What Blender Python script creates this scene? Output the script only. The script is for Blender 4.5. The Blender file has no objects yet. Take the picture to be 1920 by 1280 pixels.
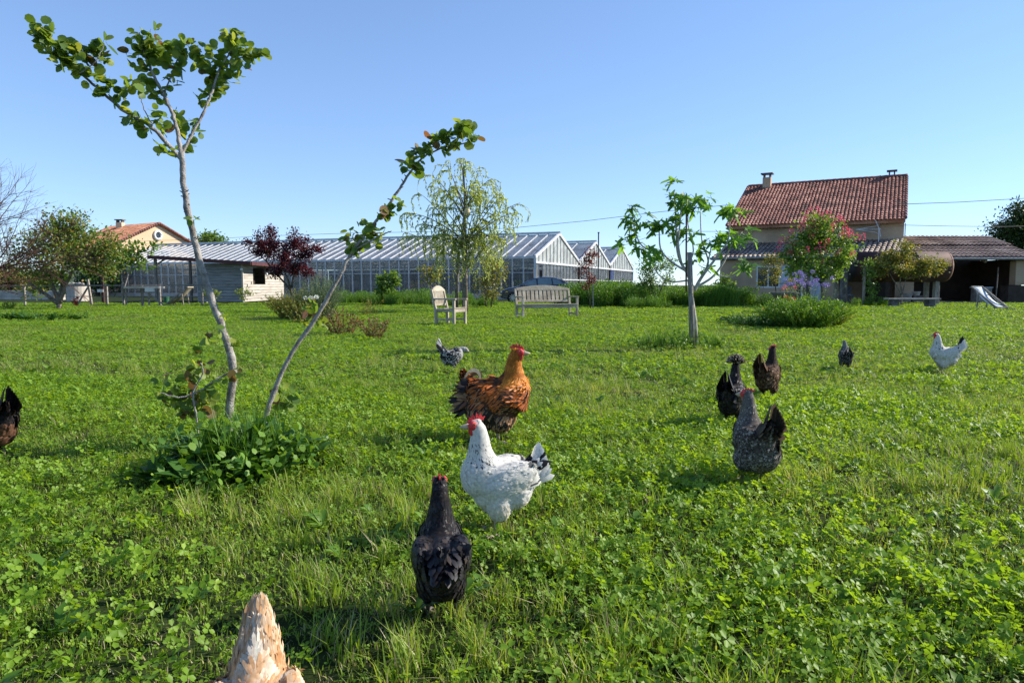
import bpy, bmesh, math, random
import numpy as np
from mathutils import Vector, Matrix, Euler

SC = bpy.context.scene
C = SC.collection
R = math.radians
random.seed(7)
RNG = np.random.default_rng(7)

# ------------------------------------------------------------------ camera
F = 1280.0                      # focal length in pixels of the 1920 wide photograph
HOR = 535.0                     # row of the horizon
PITCH = math.atan((640 - HOR) / F)
CAMH = 1.0
cam_d = bpy.data.cameras.new('camera'); cam_d.sensor_width = 36; cam_d.lens = 24.0
cam_d.clip_start = 0.05; cam_d.clip_end = 9000
cam = bpy.data.objects.new('camera', cam_d); C.objects.link(cam)
cam.location = (0, 0, CAMH); cam.rotation_euler = (R(90) - PITCH, 0, 0)
SC.camera = cam

# ------------------------------------------------------------------ sky and sun
SUN_EL = 31.0
SUN_AZ = 13.0                    # degrees from +X towards +Y (sun stands to the right, a little beyond)
world = bpy.data.worlds.new('World'); SC.world = world; world.use_nodes = True
wn = world.node_tree.nodes; wl = world.node_tree.links; wn.clear()
wo = wn.new('ShaderNodeOutputWorld'); wb = wn.new('ShaderNodeBackground'); ws = wn.new('ShaderNodeTexSky')
ws.sky_type = 'NISHITA'; ws.sun_disc = False; ws.sun_elevation = R(SUN_EL); ws.sun_rotation = R(90 - SUN_AZ)
ws.altitude = 1200; ws.air_density = 1.0; ws.dust_density = 0.0; ws.ozone_density = 3.0
wb.inputs['Strength'].default_value = 0.125
wg = wn.new('ShaderNodeGamma'); wg.inputs[1].default_value = 0.7          # gentler sky gradient, as the camera recorded it
wm = wn.new('ShaderNodeMix'); wm.data_type = 'RGBA'; wm.blend_type = 'MULTIPLY'; wm.inputs['Factor'].default_value = 1.0
wm.inputs[7].default_value = (1.20, 1.42, 1.76, 1)
wl.new(ws.outputs[0], wg.inputs[0]); wl.new(wg.outputs[0], wm.inputs[6]); wl.new(wm.outputs[2], wb.inputs['Color']); wl.new(wb.outputs[0], wo.inputs['Surface'])
sun_d = bpy.data.lights.new('sun', 'SUN'); sun_d.energy = 5.0; sun_d.angle = R(0.53); sun_d.color = (1.0, 0.93, 0.82)
sun = bpy.data.objects.new('sun', sun_d); C.objects.link(sun)
_sd = Vector((math.cos(R(SUN_EL)) * math.cos(R(SUN_AZ)), math.cos(R(SUN_EL)) * math.sin(R(SUN_AZ)), math.sin(R(SUN_EL))))
sun.rotation_euler = _sd.to_track_quat('Z', 'Y').to_euler(); sun.location = (30, 5, 20)
SC.view_settings.view_transform = 'Standard'; SC.view_settings.look = 'None'
SC.view_settings.exposure = 0.64; SC.view_settings.gamma = 1.0; SC.view_settings.use_curve_mapping = False
try:
    SC.cycles.max_bounces = 8; SC.cycles.transparent_max_bounces = 24
    SC.cycles.diffuse_bounces = 3; SC.cycles.glossy_bounces = 3; SC.cycles.transmission_bounces = 6
    SC.cycles.caustics_reflective = False; SC.cycles.caustics_refractive = False
    SC.cycles.use_denoising = True
except Exception:
    pass

# ------------------------------------------------------------------ picking real places from the photograph
def at(px, py, Y):
    xc = (px - 960) / F; yc = (640 - py) / F
    cp, sp = math.cos(PITCH), math.sin(PITCH)
    dy = cp + yc * sp; dz = yc * cp - sp
    t = Y / dy
    return Vector((xc * t, Y, CAMH + dz * t))
def ground(px, py):
    yc = (640 - py) / F
    cp, sp = math.cos(PITCH), math.sin(PITCH)
    dy = cp + yc * sp; dz = yc * cp - sp
    t = -CAMH / dz
    return Vector(((px - 960) / F * t, dy * t, 0.0))

# ------------------------------------------------------------------ objects
def tag(o, label=None, cat=None, group=None, kind=None):
    if label: o['label'] = label
    if cat: o['category'] = cat
    if group: o['group'] = group
    if kind: o['kind'] = kind
    return o
def empty(name, loc, label, cat, group=None, rz=0.0):
    o = bpy.data.objects.new(name, None); C.objects.link(o)
    o.location = loc; o.rotation_euler = (0, 0, rz); o.empty_display_size = 0.1
    return tag(o, label, cat, group)
def origin_of(p):
    v = Vector((0, 0, 0))
    while p is not None:
        v += p.location; p = p.parent
    return v
def link(name, me, parent=None, label=None):
    o = bpy.data.objects.new(name, me); C.objects.link(o)
    if parent is not None: o.parent = parent
    if label: o['label'] = label
    return o
def copy_tree(o, parent=None):
    c = o.copy(); C.objects.link(c); c.parent = parent
    for ch in list(o.children): copy_tree(ch, c)
    return c

def frame_to(d, up=Vector((0, 0, 1))):
    d = Vector(d).normalized()
    if abs(d.dot(up)) > 0.98: up = Vector((0, 1, 0))
    s = d.cross(up).normalized(); u = s.cross(d).normalized()
    return s, d, u

class MB:
    def __init__(s): s.v = []; s.f = []; s.uvs = None
    def add(s, vs, fs, M=None):
        b = len(s.v)
        for p in vs:
            p = Vector(p)
            if M is not None: p = M @ p
            s.v.append(p)
        for f in fs: s.f.append(tuple(b + i for i in f))
        return s
    def box(s, c, size, rz=0.0, M=None, top=(1, 1)):
        hx, hy, hz = size[0] / 2, size[1] / 2, size[2] / 2
        T = Matrix.Translation(c) @ Matrix.Rotation(rz, 4, 'Z')
        if M is not None: T = M @ T
        tx, ty = top
        vs = [(-hx, -hy, -hz), (hx, -hy, -hz), (hx, hy, -hz), (-hx, hy, -hz), (-hx * tx, -hy * ty, hz), (hx * tx, -hy * ty, hz), (hx * tx, hy * ty, hz), (-hx * tx, hy * ty, hz)]
        return s.add(vs, [(0, 3, 2, 1), (4, 5, 6, 7), (0, 1, 5, 4), (1, 2, 6, 5), (2, 3, 7, 6), (3, 0, 4, 7)], T)
    def bar(s, a, b, w, h, up=(0, 0, 1)):
        a = Vector(a); b = Vector(b); sd, d, u = frame_to(b - a, Vector(up))
        vs = []
        for p in (a, b):
            for i, j in ((-1, -1), (1, -1), (1, 1), (-1, 1)): vs.append(p + sd * (i * w / 2) + u * (j * h / 2))
        return s.add(vs, [(0, 1, 2, 3), (7, 6, 5, 4), (0, 4, 5, 1), (1, 5, 6, 2), (2, 6, 7, 3), (3, 7, 4, 0)])
    def quad(s, a, b, c, d): return s.add([a, b, c, d], [(0, 1, 2, 3)])
    def slab(s, pts, n, t):
        """polygon extruded along vector n by t"""
        n = Vector(n).normalized() * t; k = len(pts)
        vs = [Vector(p) for p in pts] + [Vector(p) + n for p in pts]
        fs = [tuple(range(k))[::-1], tuple(range(k, 2 * k))] + [(i, (i + 1) % k, k + (i + 1) % k, k + i) for i in range(k)]
        return s.add(vs, fs)
    def tube(s, pts, rad, n=6, cap=True):
        pts = [Vector(p) for p in pts]; m = len(pts)
        if not hasattr(rad, '__len__'): rad = [rad] * m
        b = len(s.v); prev = None
        for i, p in enumerate(pts):
            d = (pts[min(i + 1, m - 1)] - pts[max(i - 1, 0)])
            if d.length < 1e-9: d = Vector((0, 0, 1))
            d.normalize()
            if prev is None:
                sd, _, u = frame_to(d)
            else:
                sd = (prev - d * prev.dot(d))
                sd = sd.normalized() if sd.length > 1e-6 else frame_to(d)[0]
                u = sd.cross(d).normalized()
            prev = sd
            for k in range(n):
                a = 2 * math.pi * k / n
                s.v.append(p + sd * (math.cos(a) * rad[i]) + u * (math.sin(a) * rad[i]))
        for i in range(m - 1):
            for k in range(n):
                k2 = (k + 1) % n
                s.f.append((b + i * n + k, b + i * n + k2, b + (i + 1) * n + k2, b + (i + 1) * n + k))
        if cap:
            s.f.append(tuple(b + k for k in range(n))[::-1]); s.f.append(tuple(b + (m - 1) * n + k for k in range(n)))
        return s
    def lathe(s, prof, n=20, M=None):
        b = len(s.v); m = len(prof)
        for r, z in prof:
            for k in range(n):
                a = 2 * math.pi * k / n
                p = Vector((r * math.cos(a), r * math.sin(a), z))
                s.v.append(M @ p if M is not None else p)
        for i in range(m - 1):
            for k in range(n):
                k2 = (k + 1) % n
                s.f.append((b + i * n + k, b + i * n + k2, b + (i + 1) * n + k2, b + (i + 1) * n + k))
        s.f.append(tuple(b + k for k in range(n))[::-1]); s.f.append(tuple(b + (m - 1) * n + k for k in range(n)))
        return s
    def ball(s, c, r, n=8, m=5):
        if not hasattr(r, '__len__'): r = (r, r, r)
        prof = [(max(1e-4, math.sin(math.pi * i / m)), -math.cos(math.pi * i / m)) for i in range(m + 1)]
        T = Matrix.Translation(c) @ Matrix.Diagonal((r[0], r[1], r[2], 1))
        return s.lathe(prof, n, T)
    def build(s, name, m, parent=None, smooth=False, world=True, bevel=0.0, label=None):
        me = bpy.data.meshes.new(name)
        o = origin_of(parent) if (world and parent is not None) else Vector((0, 0, 0))
        me.from_pydata([tuple(p - o) for p in s.v], [], s.f)
        if m is not None: me.materials.append(m)
        if smooth: me.polygons.foreach_set('use_smooth', [True] * len(me.polygons))
        me.validate(); me.update()
        ob = link(name, me, parent, label)
        if bevel > 0:
            b = ob.modifiers.new('bevel', 'BEVEL'); b.width = bevel; b.segments = 1; b.limit_method = 'ANGLE'
        return ob

def np_mesh(name, V, faces, m=None, smooth=False, cols=None):
    """V (n,3), faces list of (k, s) int arrays"""
    me = bpy.data.meshes.new(name)
    V = np.asarray(V, dtype=np.float32)
    me.vertices.add(len(V)); me.vertices.foreach_set('co', V.ravel())
    idx = np.concatenate([f.ravel() for f in faces]); tot = np.concatenate([np.full(len(f), f.shape[1]) for f in faces])
    st = np.concatenate([[0], np.cumsum(tot)[:-1]])
    me.loops.add(len(idx)); me.loops.foreach_set('vertex_index', idx.astype(np.int32))
    me.polygons.add(len(tot)); me.polygons.foreach_set('loop_start', st.astype(np.int32))
    try: me.polygons.foreach_set('loop_total', tot.astype(np.int32))
    except Exception: pass
    if smooth: me.polygons.foreach_set('use_smooth', np.ones(len(tot), dtype=bool))
    me.update(calc_edges=True)
    if cols is not None:
        a = me.color_attributes.new('Col', 'FLOAT_COLOR', 'POINT')
        c4 = np.ones((len(V), 4), dtype=np.float32); c4[:, :3] = cols
        a.data.foreach_set('color', c4.ravel())
    if m is not None: me.materials.append(m)
    return me

def batch(T, tf, P, A, N, S, W=None):
    """copies of template T (k,3: along, across, normal) at P with axis A, normal N, size S -> verts, faces"""
    n = len(P); k = len(T)
    A = A / (np.linalg.norm(A, axis=1, keepdims=True) + 1e-9)
    X = np.cross(N, A); X /= (np.linalg.norm(X, axis=1, keepdims=True) + 1e-9)
    Z = np.cross(A, X)
    S = np.asarray(S).reshape(-1, 1, 1) * np.ones((n, 1, 1))
    Wd = S if W is None else np.asarray(W).reshape(-1, 1, 1)
    V = P[:, None, :] + S * T[None, :, 0:1] * A[:, None, :] + Wd * T[None, :, 1:2] * X[:, None, :] + S * T[None, :, 2:3] * Z[:, None, :]
    V = V.reshape(-1, 3)
    fs = []
    for f in tf:
        f = np.asarray(f); off = (np.arange(n) * k)[:, None, None]
        fs.append((f[None] + off).reshape(-1, f.shape[1]))
    return V, fs
def unit(n, rng=RNG):
    v = rng.normal(size=(n, 3)); return v / np.linalg.norm(v, axis=1, keepdims=True)

# ------------------------------------------------------------------ materials
def nt(name):
    m = bpy.data.materials.new(name); m.use_nodes = True
    t = m.node_tree; t.nodes.clear()
    out = t.nodes.new('ShaderNodeOutputMaterial')
    return m, t, t.nodes, t.links, out
def rgba(c): return (c[0], c[1], c[2], 1.0)
def noise_fac(n, l, scale, detail=4, coord='world', stretch=None):
    if coord == 'world':
        g = n.new('ShaderNodeNewGeometry'); src = g.outputs['Position']
    else:
        g = n.new('ShaderNodeTexCoord'); src = g.outputs['Object']
    if stretch:
        mp = n.new('ShaderNodeMapping'); mp.inputs['Scale'].default_value = stretch; l.new(src, mp.inputs['Vector']); src = mp.outputs[0]
    x = n.new('ShaderNodeTexNoise'); x.inputs['Scale'].default_value = scale; x.inputs['Detail'].default_value = detail
    l.new(src, x.inputs['Vector'])
    return x.outputs['Fac']
def ramp(n, l, fac, stops):
    r = n.new('ShaderNodeValToRGB'); e = r.color_ramp.elements
    e[0].position, e[0].color = stops[0][0], rgba(stops[0][1]); e[1].position, e[1].color = stops[-1][0], rgba(stops[-1][1])
    for p, c in stops[1:-1]:
        k = e.new(p); k.color = rgba(c)
    l.new(fac, r.inputs[0]); return r.outputs[0]
def surf(name, c1, c2=None, c3=None, rough=0.8, scale=3.0, fine=40.0, bump=0.2, spec=0.3, metallic=0.0, coord='obj', stretch=None, coat=0.0, per_obj=0.0):
    """solid surface with two scales of colour variation and relief"""
    m, t, n, l, out = nt(name)
    c2 = c2 or tuple(x * 0.75 for x in c1); c3 = c3 or tuple(x * 1.15 for x in c1)
    f1 = noise_fac(n, l, scale, 5, coord, stretch)
    col = ramp(n, l, f1, [(0.32, c2), (0.5, c1), (0.68, c3)])
    f2 = noise_fac(n, l, fine, 3, coord, stretch)
    mx = n.new('ShaderNodeMix'); mx.data_type = 'RGBA'; mx.blend_type = 'MULTIPLY'; mx.inputs['Factor'].default_value = 0.45
    g2 = ramp(n, l, f2, [(0.3, (0.6, 0.6, 0.6)), (0.7, (1.15, 1.15, 1.15))])
    l.new(col, mx.inputs[6]); l.new(g2, mx.inputs[7]); cc = mx.outputs[2]
    if per_obj > 0:
        oi = n.new('ShaderNodeObjectInfo'); hv = n.new('ShaderNodeHueSaturation')
        mr = n.new('ShaderNodeMapRange'); mr.inputs[3].default_value = 1 - per_obj; mr.inputs[4].default_value = 1 + per_obj
        l.new(oi.outputs['Random'], mr.inputs[0]); l.new(mr.outputs[0], hv.inputs['Value']); l.new(cc, hv.inputs['Color']); cc = hv.outputs[0]
    p = n.new('ShaderNodeBsdfPrincipled'); p.inputs['Roughness'].default_value = rough
    p.inputs['Specular IOR Level'].default_value = spec; p.inputs['Metallic'].default_value = metallic
    if coat: p.inputs['Coat Weight'].default_value = coat; p.inputs['Coat Roughness'].default_value = 0.05
    l.new(cc, p.inputs['Base Color'])
    if bump > 0:
        b = n.new('ShaderNodeBump'); b.inputs['Strength'].default_value = bump; b.inputs['Distance'].default_value = 0.02
        l.new(f2, b.inputs['Height']); l.new(b.outputs[0], p.inputs['Normal'])
    l.new(p.outputs[0], out.inputs['Surface'])
    return m
def leafm(name, c1, c2, c3=None, trans=0.4, tcol=None, rough=0.48, patch=0.0, spec=0.3):
    """leaves: colour varies leaf by leaf (and instance by instance), light passes through"""
    m, t, n, l, out = nt(name)
    g = n.new('ShaderNodeNewGeometry'); oi = n.new('ShaderNodeObjectInfo')
    ad = n.new('ShaderNodeMath'); ad.operation = 'ADD'; fr = n.new('ShaderNodeMath'); fr.operation = 'FRACT'
    l.new(g.outputs['Random Per Island'], ad.inputs[0]); l.new(oi.outputs['Random'], ad.inputs[1]); l.new(ad.outputs[0], fr.inputs[0])
    fac = fr.outputs[0]
    if patch > 0:
        f1 = noise_fac(n, l, patch, 3)
        a2 = n.new('ShaderNodeMath'); a2.operation = 'MULTIPLY_ADD'; a2.inputs[1].default_value = 0.55
        sb = n.new('ShaderNodeMapRange'); sb.inputs[1].default_value = 0.3; sb.inputs[2].default_value = 0.7; sb.inputs[4].default_value = 0.45
        l.new(f1, sb.inputs[0]); l.new(fac, a2.inputs[0]); l.new(sb.outputs[0], a2.inputs[2]); fac = a2.outputs[0]
    stops = [(0.0, c1), (0.62, c2)] + ([(0.97, c3)] if c3 else [(1.0, c2)])
    col = ramp(n, l, fac, stops)
    p = n.new('ShaderNodeBsdfPrincipled'); p.inputs['Roughness'].default_value = rough; p.inputs['Specular IOR Level'].default_value = spec
    l.new(col, p.inputs['Base Color'])
    tr = n.new('ShaderNodeBsdfTranslucent')
    mm = n.new('ShaderNodeMix'); mm.data_type = 'RGBA'; mm.blend_type = 'MULTIPLY'; mm.inputs['Factor'].default_value = 1.0
    mm.inputs[7].default_value = rgba(tcol or (1.7, 1.5, 0.6)); l.new(col, mm.inputs[6]); l.new(mm.outputs[2], tr.inputs['Color'])
    ms = n.new('ShaderNodeMixShader'); ms.inputs[0].default_value = trans
    l.new(p.outputs[0], ms.inputs[1]); l.new(tr.outputs[0], ms.inputs[2]); l.new(ms.outputs[0], out.inputs['Surface'])
    return m
def featherm(name, rough=0.6, spec=0.25, trans=0.0, fine=90, stretch=None):
    m, t, n, l, out = nt(name)
    a = n.new('ShaderNodeAttribute'); a.attribute_name = 'Col'
    f = noise_fac(n, l, fine, 3, 'obj', stretch)
    g = ramp(n, l, f, [(0.3, (0.72, 0.72, 0.72)), (0.7, (1.12, 1.12, 1.12))])
    mx = n.new('ShaderNodeMix'); mx.data_type = 'RGBA'; mx.blend_type = 'MULTIPLY'; mx.inputs['Factor'].default_value = 0.8
    l.new(a.outputs['Color'], mx.inputs[6]); l.new(g, mx.inputs[7])
    p = n.new('ShaderNodeBsdfPrincipled'); p.inputs['Roughness'].default_value = rough; p.inputs['Specular IOR Level'].default_value = spec
    l.new(mx.outputs[2], p.inputs['Base Color'])
    if trans:
        tr = n.new('ShaderNodeBsdfTranslucent'); l.new(mx.outputs[2], tr.inputs['Color'])
        ms = n.new('ShaderNodeMixShader'); ms.inputs[0].default_value = trans
        l.new(p.outputs[0], ms.inputs[1]); l.new(tr.outputs[0], ms.inputs[2]); l.new(ms.outputs[0], out.inputs['Surface'])
    else: l.new(p.outputs[0], out.inputs['Surface'])
    return m
def glassm(name, tint, alpha, dcol, rough=0.15):
    m, t, n, l, out = nt(name)
    tr = n.new('ShaderNodeBsdfTransparent'); tr.inputs[0].default_value = rgba(tint)
    p = n.new('ShaderNodeBsdfPrincipled'); p.inputs['Roughness'].default_value = rough
    f = noise_fac(n, l, 1.3, 5, 'world')
    l.new(ramp(n, l, f, [(0.3, tuple(x * 0.75 for x in dcol)), (0.7, dcol)]), p.inputs['Base Color'])
    mr = n.new('ShaderNodeMapRange'); mr.inputs[1].default_value = 0.3; mr.inputs[2].default_value = 0.7
    mr.inputs[3].default_value = max(0, alpha - 0.12); mr.inputs[4].default_value = alpha + 0.12
    l.new(f, mr.inputs[0])
    ms = n.new('ShaderNodeMixShader'); l.new(mr.outputs[0], ms.inputs[0])
    l.new(tr.outputs[0], ms.inputs[1]); l.new(p.outputs[0], ms.inputs[2]); l.new(ms.outputs[0], out.inputs['Surface'])
    return m

M = {}
M['bark_grey'] = surf('bark_grey', (0.30, 0.27, 0.24), (0.16, 0.135, 0.115), (0.42, 0.39, 0.35), rough=0.85, scale=22, fine=120, bump=0.5)
M['bark_pale'] = surf('bark_pale', (0.45, 0.41, 0.35), (0.28, 0.25, 0.21), (0.58, 0.54, 0.47), rough=0.8, scale=14, fine=90, bump=0.4)
M['bark_dark'] = surf('bark_dark', (0.10, 0.075, 0.055), (0.05, 0.04, 0.03), (0.17, 0.13, 0.10), rough=0.9, scale=14, fine=70, bump=0.6)
M['bark_mid'] = surf('bark_mid', (0.20, 0.165, 0.13), (0.10, 0.08, 0.06), (0.30, 0.26, 0.21), rough=0.9, scale=12, fine=60, bump=0.6)
M['twig_red'] = surf('twig_red', (0.13, 0.06, 0.045), rough=0.8, scale=10)
M['wood_teak'] = surf('wood_teak', (0.42, 0.36, 0.27), (0.30, 0.25, 0.18), (0.52, 0.46, 0.36), rough=0.75, scale=3, fine=22, bump=0.35, stretch=(1, 8, 1), per_obj=0.12)
M['wood_grey'] = surf('wood_grey', (0.27, 0.25, 0.23), (0.16, 0.15, 0.14), (0.37, 0.35, 0.32), rough=0.85, scale=2, fine=18, bump=0.4, stretch=(8, 1, 1), per_obj=0.12)
M['wood_post'] = surf('wood_post', (0.30, 0.26, 0.22), (0.17, 0.145, 0.12), (0.43, 0.39, 0.34), rough=0.9, scale=6, fine=30, bump=0.6, stretch=(6, 6, 1), per_obj=0.15)
M['plank_grey_shade'] = surf('plank_grey_shade', (0.30, 0.30, 0.30), (0.20, 0.20, 0.205), (0.40, 0.39, 0.38), rough=0.85, scale=1.5, fine=14, bump=0.3, stretch=(1, 1, 9), per_obj=0.12)  # darker copy: shade of the shed front put into the plank colour
M['plank_pale_lit'] = surf('plank_pale_lit', (0.52, 0.47, 0.40), (0.40, 0.36, 0.31), (0.62, 0.57, 0.50), rough=0.85, scale=1.5, fine=14, bump=0.3, stretch=(1, 1, 9), per_obj=0.1)  # sunlight on the shed side put into this paler colour; table planks share it
M['maroon'] = surf('maroon', (0.10, 0.035, 0.035), rough=0.6)
M['render_ochre'] = surf('render_ochre', (0.50, 0.36, 0.23), (0.36, 0.25, 0.16), (0.57, 0.43, 0.29), rough=0.9, scale=0.6, fine=26, bump=0.25)
M['render_peach'] = surf('render_peach', (0.74, 0.53, 0.34), (0.70, 0.49, 0.31), (0.78, 0.57, 0.37), rough=0.9, scale=0.4, fine=20, bump=0.2)
M['tile_red'] = surf('tile_red', (0.235, 0.095, 0.072), (0.09, 0.05, 0.042), (0.38, 0.20, 0.155), rough=0.85, scale=1.1, fine=9, bump=0.3)
M['tile_left'] = surf('tile_left', (0.42, 0.19, 0.11), (0.30, 0.13, 0.08), (0.52, 0.27, 0.17), rough=0.85, scale=1.2, fine=9, bump=0.2)
M['tile_grey'] = surf('tile_grey', (0.33, 0.27, 0.225), (0.17, 0.125, 0.11), (0.50, 0.44, 0.38), rough=0.85, scale=0.9, fine=8, bump=0.3)
M['tile_brown'] = surf('tile_brown', (0.25, 0.19, 0.165), (0.13, 0.095, 0.085), (0.38, 0.31, 0.27), rough=0.85, scale=0.9, fine=8, bump=0.3)
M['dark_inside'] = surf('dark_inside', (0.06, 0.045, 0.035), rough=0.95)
M['stone'] = surf('stone', (0.33, 0.31, 0.28), (0.2, 0.19, 0.17), (0.42, 0.40, 0.37), rough=0.9, scale=5, fine=50, bump=0.5)
M['stone_dark'] = surf('stone_dark', (0.14, 0.13, 0.12), (0.08, 0.075, 0.07), (0.22, 0.2, 0.19), rough=0.9, scale=5, fine=50, bump=0.5)
M['concrete'] = surf('concrete', (0.50, 0.45, 0.38), (0.34, 0.31, 0.26), (0.58, 0.53, 0.46), rough=0.9, scale=1.2, fine=15, bump=0.3)
M['gutter'] = surf('gutter', (0.34, 0.33, 0.32), rough=0.5, metallic=0.3)
M['white_paint'] = surf('white_paint', (0.78, 0.77, 0.74), rough=0.5)
M['white_metal'] = surf('white_metal', (0.64, 0.65, 0.66), (0.50, 0.51, 0.52), (0.72, 0.73, 0.74), rough=0.45, bump=0)
M['grey_metal'] = surf('grey_metal', (0.42, 0.44, 0.46), rough=0.4, metallic=0.5, bump=0)
M['shutter_green'] = surf('shutter_green', (0.35, 0.48, 0.33), rough=0.6)
M['rust'] = surf('rust', (0.07, 0.03, 0.026), (0.04, 0.018, 0.016), (0.12, 0.055, 0.046), rough=0.75, scale=1.5, fine=22, bump=0.3)
M['rust_lit'] = surf('rust_lit', (0.42, 0.22, 0.14), (0.26, 0.12, 0.08), (0.55, 0.33, 0.22), rough=0.75, scale=2.5, fine=22, bump=0.3)  # sunlight on the tank's right end put into a paler rust
M['tank_shade'] = surf('tank_shade', (0.035, 0.03, 0.032), rough=0.7)  # shade on the tank's left end put into a near-black colour
M['window_dark'] = surf('window_dark', (0.03, 0.04, 0.055), rough=0.08, bump=0, spec=0.6)
M['car_paint'] = surf('car_paint', (0.012, 0.018, 0.045), rough=0.25, bump=0, coat=1.0, spec=0.5)
M['car_glass'] = surf('car_glass', (0.16, 0.22, 0.24), rough=0.05, bump=0, spec=0.9)  # bright window reflections put into a lighter base colour
M['rubber'] = surf('rubber', (0.02, 0.02, 0.02), rough=0.85)
M['alloy'] = surf('alloy', (0.55, 0.56, 0.57), rough=0.35, metallic=0.7, bump=0)
M['lamp_red'] = surf('lamp_red', (0.35, 0.02, 0.02), rough=0.2, bump=0)
M['lamp_clear'] = surf('lamp_clear', (0.6, 0.62, 0.65), rough=0.15, bump=0)
M['cable'] = surf('cable', (0.07, 0.07, 0.075), rough=0.7, bump=0)
M['canvas'] = surf('canvas', (0.55, 0.62, 0.68), (0.45, 0.52, 0.60), (0.62, 0.68, 0.73), rough=0.8, scale=5)
M['canvas_tan'] = surf('canvas_tan', (0.30, 0.27, 0.21), rough=0.85, scale=5)
M['blue_paint'] = surf('blue_paint', (0.04, 0.11, 0.22), rough=0.6)
M['door_blue'] = surf('door_blue', (0.03, 0.05, 0.17), rough=0.5)
M['green_plastic'] = surf('green_plastic', (0.03, 0.12, 0.06), rough=0.5)
M['gourd'] = surf('gourd', (0.62, 0.49, 0.28), (0.42, 0.30, 0.15), (0.72, 0.60, 0.38), rough=0.6, scale=14)
M['glass_roof'] = glassm('glass_roof', (0.84, 0.86, 0.88), 0.40, (0.38, 0.40, 0.42))
M['glass_wall'] = glassm('glass_wall', (0.80, 0.83, 0.82), 0.34, (0.26, 0.27, 0.27))
M['glass_gable'] = glassm('glass_gable', (0.88, 0.90, 0.88), 0.52, (0.72, 0.73, 0.67))
M['glass_clear'] = glassm('glass_clear', (0.75, 0.8, 0.8), 0.3, (0.18, 0.2, 0.21))
M['brick'] = surf('brick', (0.25, 0.10, 0.06), (0.12, 0.05, 0.035), (0.38, 0.18, 0.11), rough=0.9, scale=3, fine=12)
# leaves
M['l_clover'] = leafm('l_clover', (0.115, 0.215, 0.016), (0.20, 0.34, 0.024), (0.34, 0.48, 0.05), trans=0.46, patch=1.1)
M['l_grass'] = leafm('l_grass', (0.14, 0.235, 0.022), (0.24, 0.36, 0.045), (0.42, 0.42, 0.14), trans=0.42, patch=0.9)
M['l_straw'] = leafm('l_straw', (0.34, 0.28, 0.13), (0.48, 0.42, 0.24), trans=0.3, tcol=(1.1, 1.0, 0.8))
M['l_weed'] = leafm('l_weed', (0.065, 0.155, 0.016), (0.12, 0.24, 0.024), (0.19, 0.32, 0.045), trans=0.35)
M['l_dock'] = leafm('l_dock', (0.028, 0.085, 0.014), (0.05, 0.13, 0.02), trans=0.28)
M['l_redbud'] = leafm('l_redbud', (0.09, 0.165, 0.032), (0.175, 0.275, 0.052), (0.30, 0.35, 0.07), trans=0.5)
M['l_redbud_y'] = leafm('l_redbud_y', (0.16, 0.11, 0.045), (0.20, 0.17, 0.06), (0.26, 0.13, 0.08), trans=0.36, tcol=(1.5, 1.1, 0.6))
M['l_fig'] = leafm('l_fig', (0.075, 0.18, 0.03), (0.15, 0.31, 0.05), trans=0.55)
M['l_willow'] = leafm('l_willow', (0.24, 0.31, 0.08), (0.42, 0.50, 0.14), (0.55, 0.58, 0.20), trans=0.6, tcol=(1.4, 1.35, 0.7))
M['l_plum'] = leafm('l_plum', (0.035, 0.010, 0.016), (0.075, 0.018, 0.028), (0.14, 0.035, 0.045), trans=0.3, tcol=(2.2, 0.7, 0.7))
M['l_apricot'] = leafm('l_apricot', (0.085, 0.16, 0.032), (0.16, 0.25, 0.045), (0.28, 0.18, 0.07), trans=0.40)
M['l_mid'] = leafm('l_mid', (0.06, 0.135, 0.024), (0.125, 0.225, 0.035), (0.20, 0.30, 0.06), trans=0.38)
M['l_olive'] = leafm('l_olive', (0.12, 0.155, 0.03), (0.21, 0.235, 0.05), (0.28, 0.20, 0.07), trans=0.38)
M['l_dark'] = leafm('l_dark', (0.018, 0.045, 0.012), (0.035, 0.075, 0.018), (0.06, 0.11, 0.025), trans=0.22)
M['l_chestnut'] = leafm('l_chestnut', (0.075, 0.165, 0.03), (0.15, 0.26, 0.04), (0.22, 0.34, 0.06), trans=0.4)
M['l_redleaf'] = leafm('l_redleaf', (0.08, 0.028, 0.022), (0.15, 0.05, 0.04), (0.26, 0.10, 0.07), trans=0.33, tcol=(1.8, 0.9, 0.7))
M['l_sage'] = leafm('l_sage', (0.10, 0.15, 0.07), (0.17, 0.22, 0.11), trans=0.25, tcol=(1.2, 1.2, 0.9))
M['l_lime'] = leafm('l_lime', (0.14, 0.22, 0.03), (0.24, 0.30, 0.05), trans=0.4)
M['l_tall'] = leafm('l_tall', (0.05, 0.13, 0.016), (0.09, 0.20, 0.022), (0.15, 0.28, 0.035), trans=0.36)
M['f_pink'] = leafm('f_pink', (0.70, 0.08, 0.17), (0.82, 0.16, 0.27), (0.85, 0.35, 0.4), trans=0.3, tcol=(1.2, 0.8, 0.8))
M['f_purple'] = leafm('f_purple', (0.20, 0.16, 0.42), (0.32, 0.25, 0.55), trans=0.3, tcol=(1.0, 0.9, 1.1))
M['f_orange'] = leafm('f_orange', (0.80, 0.20, 0.02), (0.85, 0.28, 0.03), trans=0.3, tcol=(1.1, 0.9, 0.5))
M['f_white'] = leafm('f_white', (0.72, 0.74, 0.66), (0.8, 0.8, 0.75), trans=0.3, tcol=(1, 1, 1))
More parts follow.
